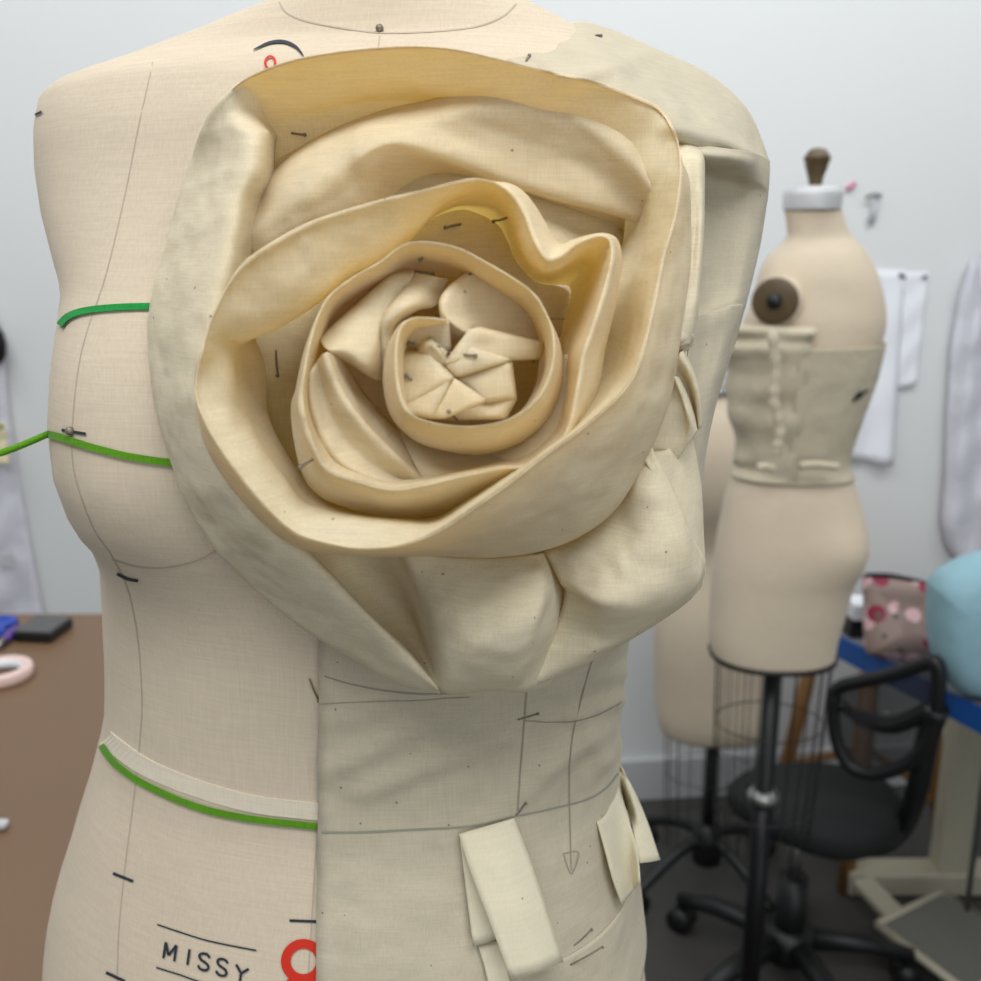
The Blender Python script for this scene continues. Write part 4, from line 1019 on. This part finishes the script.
q = wallpt(-4, 345, .045); b = B(); ball(b, q, .022, 12); o = mk('wall_clip', b, M['dark'], origin=q); 
for v in o.data.vertices: v.co.z *= 2.0
tag(o, 'dark clip holding the grey pattern cloth at the left edge', 'clip')
# hook with a small tool
h0 = wallpt(876, 195, .012)
e = empty('wall_hook', h0, 'small grey hook with a hanging tab on the wall above the pattern paper', 'hook')
b = B(); tube(b, spline([wallpt(866,198,.012), wallpt(874,194,.02), wallpt(881,196,.012)], 4), .004, 8); mk('hook', b, M['steel'], e)
b = B(); g = [[wallpt(x0+(x1-x0)*j/4, y, .010) for j in range(5)] for y, x0, x1 in ((197,873,880),(210,871,878),(224,868,874))]
mk('hanging_tab', grid_bm(g), M['greypaper'], e, solid=.002)
q = wallpt(851, 187, .006); b = B(); tube(b, [wallpt(847,190,.006), wallpt(855,183,.006)], .006, 10); o = mk('wall_magnet', b, M['pink'], origin=q); tag(o, 'tiny pink magnet on the wall beside the side-on form', 'magnet')
o.data.materials.clear(); o.data.materials.append(simple('magnet_pink', (206, 130, 160), .5))

# ------------------------------------------------------------------ brown cutting table on the left
TZ = .90
fy = atZ(50, 613, TZ).y
T = empty('cutting_table', (-.75, 1.0, 0), 'wide brown-topped cutting table behind the large form on the left', 'table')
mk('tabletop', box(B(), (-.72, (fy+.61)/2, TZ-.02), (1.36, fy-.61, .04)), M['brown'], T, smooth=False, bevel=.004)
for x in (-1.34, -.10):
    for y in (.72, fy-.06): mk('leg', box(B(), (x, y, (TZ-.04)/2), (.05, .05, TZ-.04)), M['dark'], T, smooth=False)
mk('apron', box(B(), (-.72, fy-.06, TZ-.08), (1.2, .02, .08)), M['dark'], T, smooth=False)
q = atZ(43, 636, TZ)
e = empty('pincushion_box', (q.x, q.y, TZ), 'small dark grey box near the far edge of the brown table', 'box')
R = Matrix.Rotation(-.10, 3, 'Z')
mk('box_body', box(B(), (q.x, q.y+.005, TZ+.008), (.056, .064, .014), R), M['black'], e, smooth=False, bevel=.003)
mk('box_lid', box(B(), (q.x, q.y+.005, TZ+.0165), (.054, .062, .003), R), simple('lid_grey', (84, 84, 84), .5), e, smooth=False, bevel=.001)
q = atZ(0, 680, TZ)
e = empty('tape_roll', (q.x, q.y, TZ), 'pale pink roll of tape lying on the brown table', 'tape roll')
mk('roll', lathe(B(), (q.x, q.y+.005, TZ), [(.028, .001), (.037, .001), (.039, .004), (.039, .014), (.037, .017), (.028, .017), (.026, .014), (.026, .004), (.028, .001)], 40), M['pink'], e)
mk('core', lathe(B(), (q.x, q.y+.005, TZ), [(.0258, .002), (.0258, .015), (.0245, .015), (.0245, .002), (.0258, .002)], 32), M['paper'], e)
q = atZ(-9, 634, TZ)
e = empty('scissors', (q.x, q.y, TZ), 'blue handled scissors at the left edge of the brown table', 'scissors')
for k, (dx, dy) in enumerate(((0, .025), (.0, -.012))):
    cq = Vector((q.x+.00+dx, q.y+dy, TZ+.008))
    P = [cq+Vector((.022*math.cos(t*math.pi/8), .012*math.sin(t*math.pi/8), 0)) for t in range(17)]
    mk('handle', tube(B(), P, .007, 8), M['bluepl'], e)
mk('blade', tube(B(), [Vector((q.x-.02, q.y, TZ+.007)), Vector((q.x-.16, q.y+.02, TZ+.006))], [.008, .002], 8), M['steel'], e)
mk('blade', tube(B(), [Vector((q.x-.02, q.y+.01, TZ+.007)), Vector((q.x-.16, q.y+.03, TZ+.006))], [.008, .002], 8), M['steel'], e)
q0, q1 = atZ(4, 646, TZ), atZ(18, 633, TZ)
e = empty('seam_ripper', ((q0.x+q1.x)/2, (q0.y+q1.y)/2, TZ), 'purple handled tool between the blue scissors and the dark box', 'tool')
up = Vector((0, 0, .008))
mk('handle', tube(B(), [q0+up, q0.lerp(q1, .5)+up, q1+up], [.006, .008, .006], 10), M['purple'], e)
mk('tip', tube(B(), [q0+up, q0+(q0-q1)*.4+up], [.006, .004], 8), M['steel'], e)
q = atZ(-2, 829, TZ)
b = B(); box(b, (q.x, q.y, TZ+.005), (.02, .012, .008)); o = mk('chalk_piece', b, M['greypaper'], origin=(q.x, q.y, TZ), bevel=.003); tag(o, 'small grey chalk piece at the left edge of the brown table', 'chalk')

# ------------------------------------------------------------------ light
def area(name, loc, look, sx, sy, power, col=(1, 1, 1)):
    l = bpy.data.lights.new(name, 'AREA'); l.shape = 'RECTANGLE'; l.size = sx; l.size_y = sy; l.energy = power; l.color = col
    o = bpy.data.objects.new(name, l); COL.objects.link(o); o.location = loc
    o.rotation_euler = (Vector(look)-Vector(loc)).to_track_quat('-Z', 'Y').to_euler(); return o
area('ceiling_lamp', (-.05, -.50, 2.75), (0, .1, 1.0), 2.2, .7, 34, (.985, .99, 1))
area('ceiling_lamp', (.3, .75, 2.75), (.3, .75, 0), 1.6, .5, 4, (1, .99, .97))
area('ceiling_lamp', (1.1, 1.4, 2.75), (1.1, 2.3, 1.2), 2.6, .4, 20, (.96, .985, 1))
area('ceiling_lamp', (-1.1, 1.2, 2.75), (-.9, 1.9, 1.2), 1.2, .4, 11, (.96, .985, 1))
area('fill_light', (1.1, -1.7, 1.35), (0, .5, 1.25), 2.0, 1.6, 13, (.92, .97, 1))  # added soft fill from behind the camera, not an actual window
w = bpy.data.worlds.new('World'); SC.world = w; w.use_nodes = True
w.node_tree.nodes['Background'].inputs[0].default_value = (.93, .97, 1, 1); w.node_tree.nodes['Background'].inputs[1].default_value = .27

# ------------------------------------------------------------------ camera
cd = bpy.data.cameras.new('Camera'); co = bpy.data.objects.new('Camera', cd); COL.objects.link(co)
co.location = CAM; co.rotation_euler = (math.pi/2-PITCH, 0, 0)
cd.sensor_width = 36; cd.lens = 36; cd.clip_start = .01
cd.dof.use_dof = True; cd.dof.focus_distance = .385; cd.dof.aperture_fstop = 11
SC.camera = co
SC.view_settings.view_transform = 'Standard'; SC.view_settings.look = 'None'; SC.view_settings.exposure = 0; SC.view_settings.gamma = 1
SC.view_settings.use_curve_mapping = False
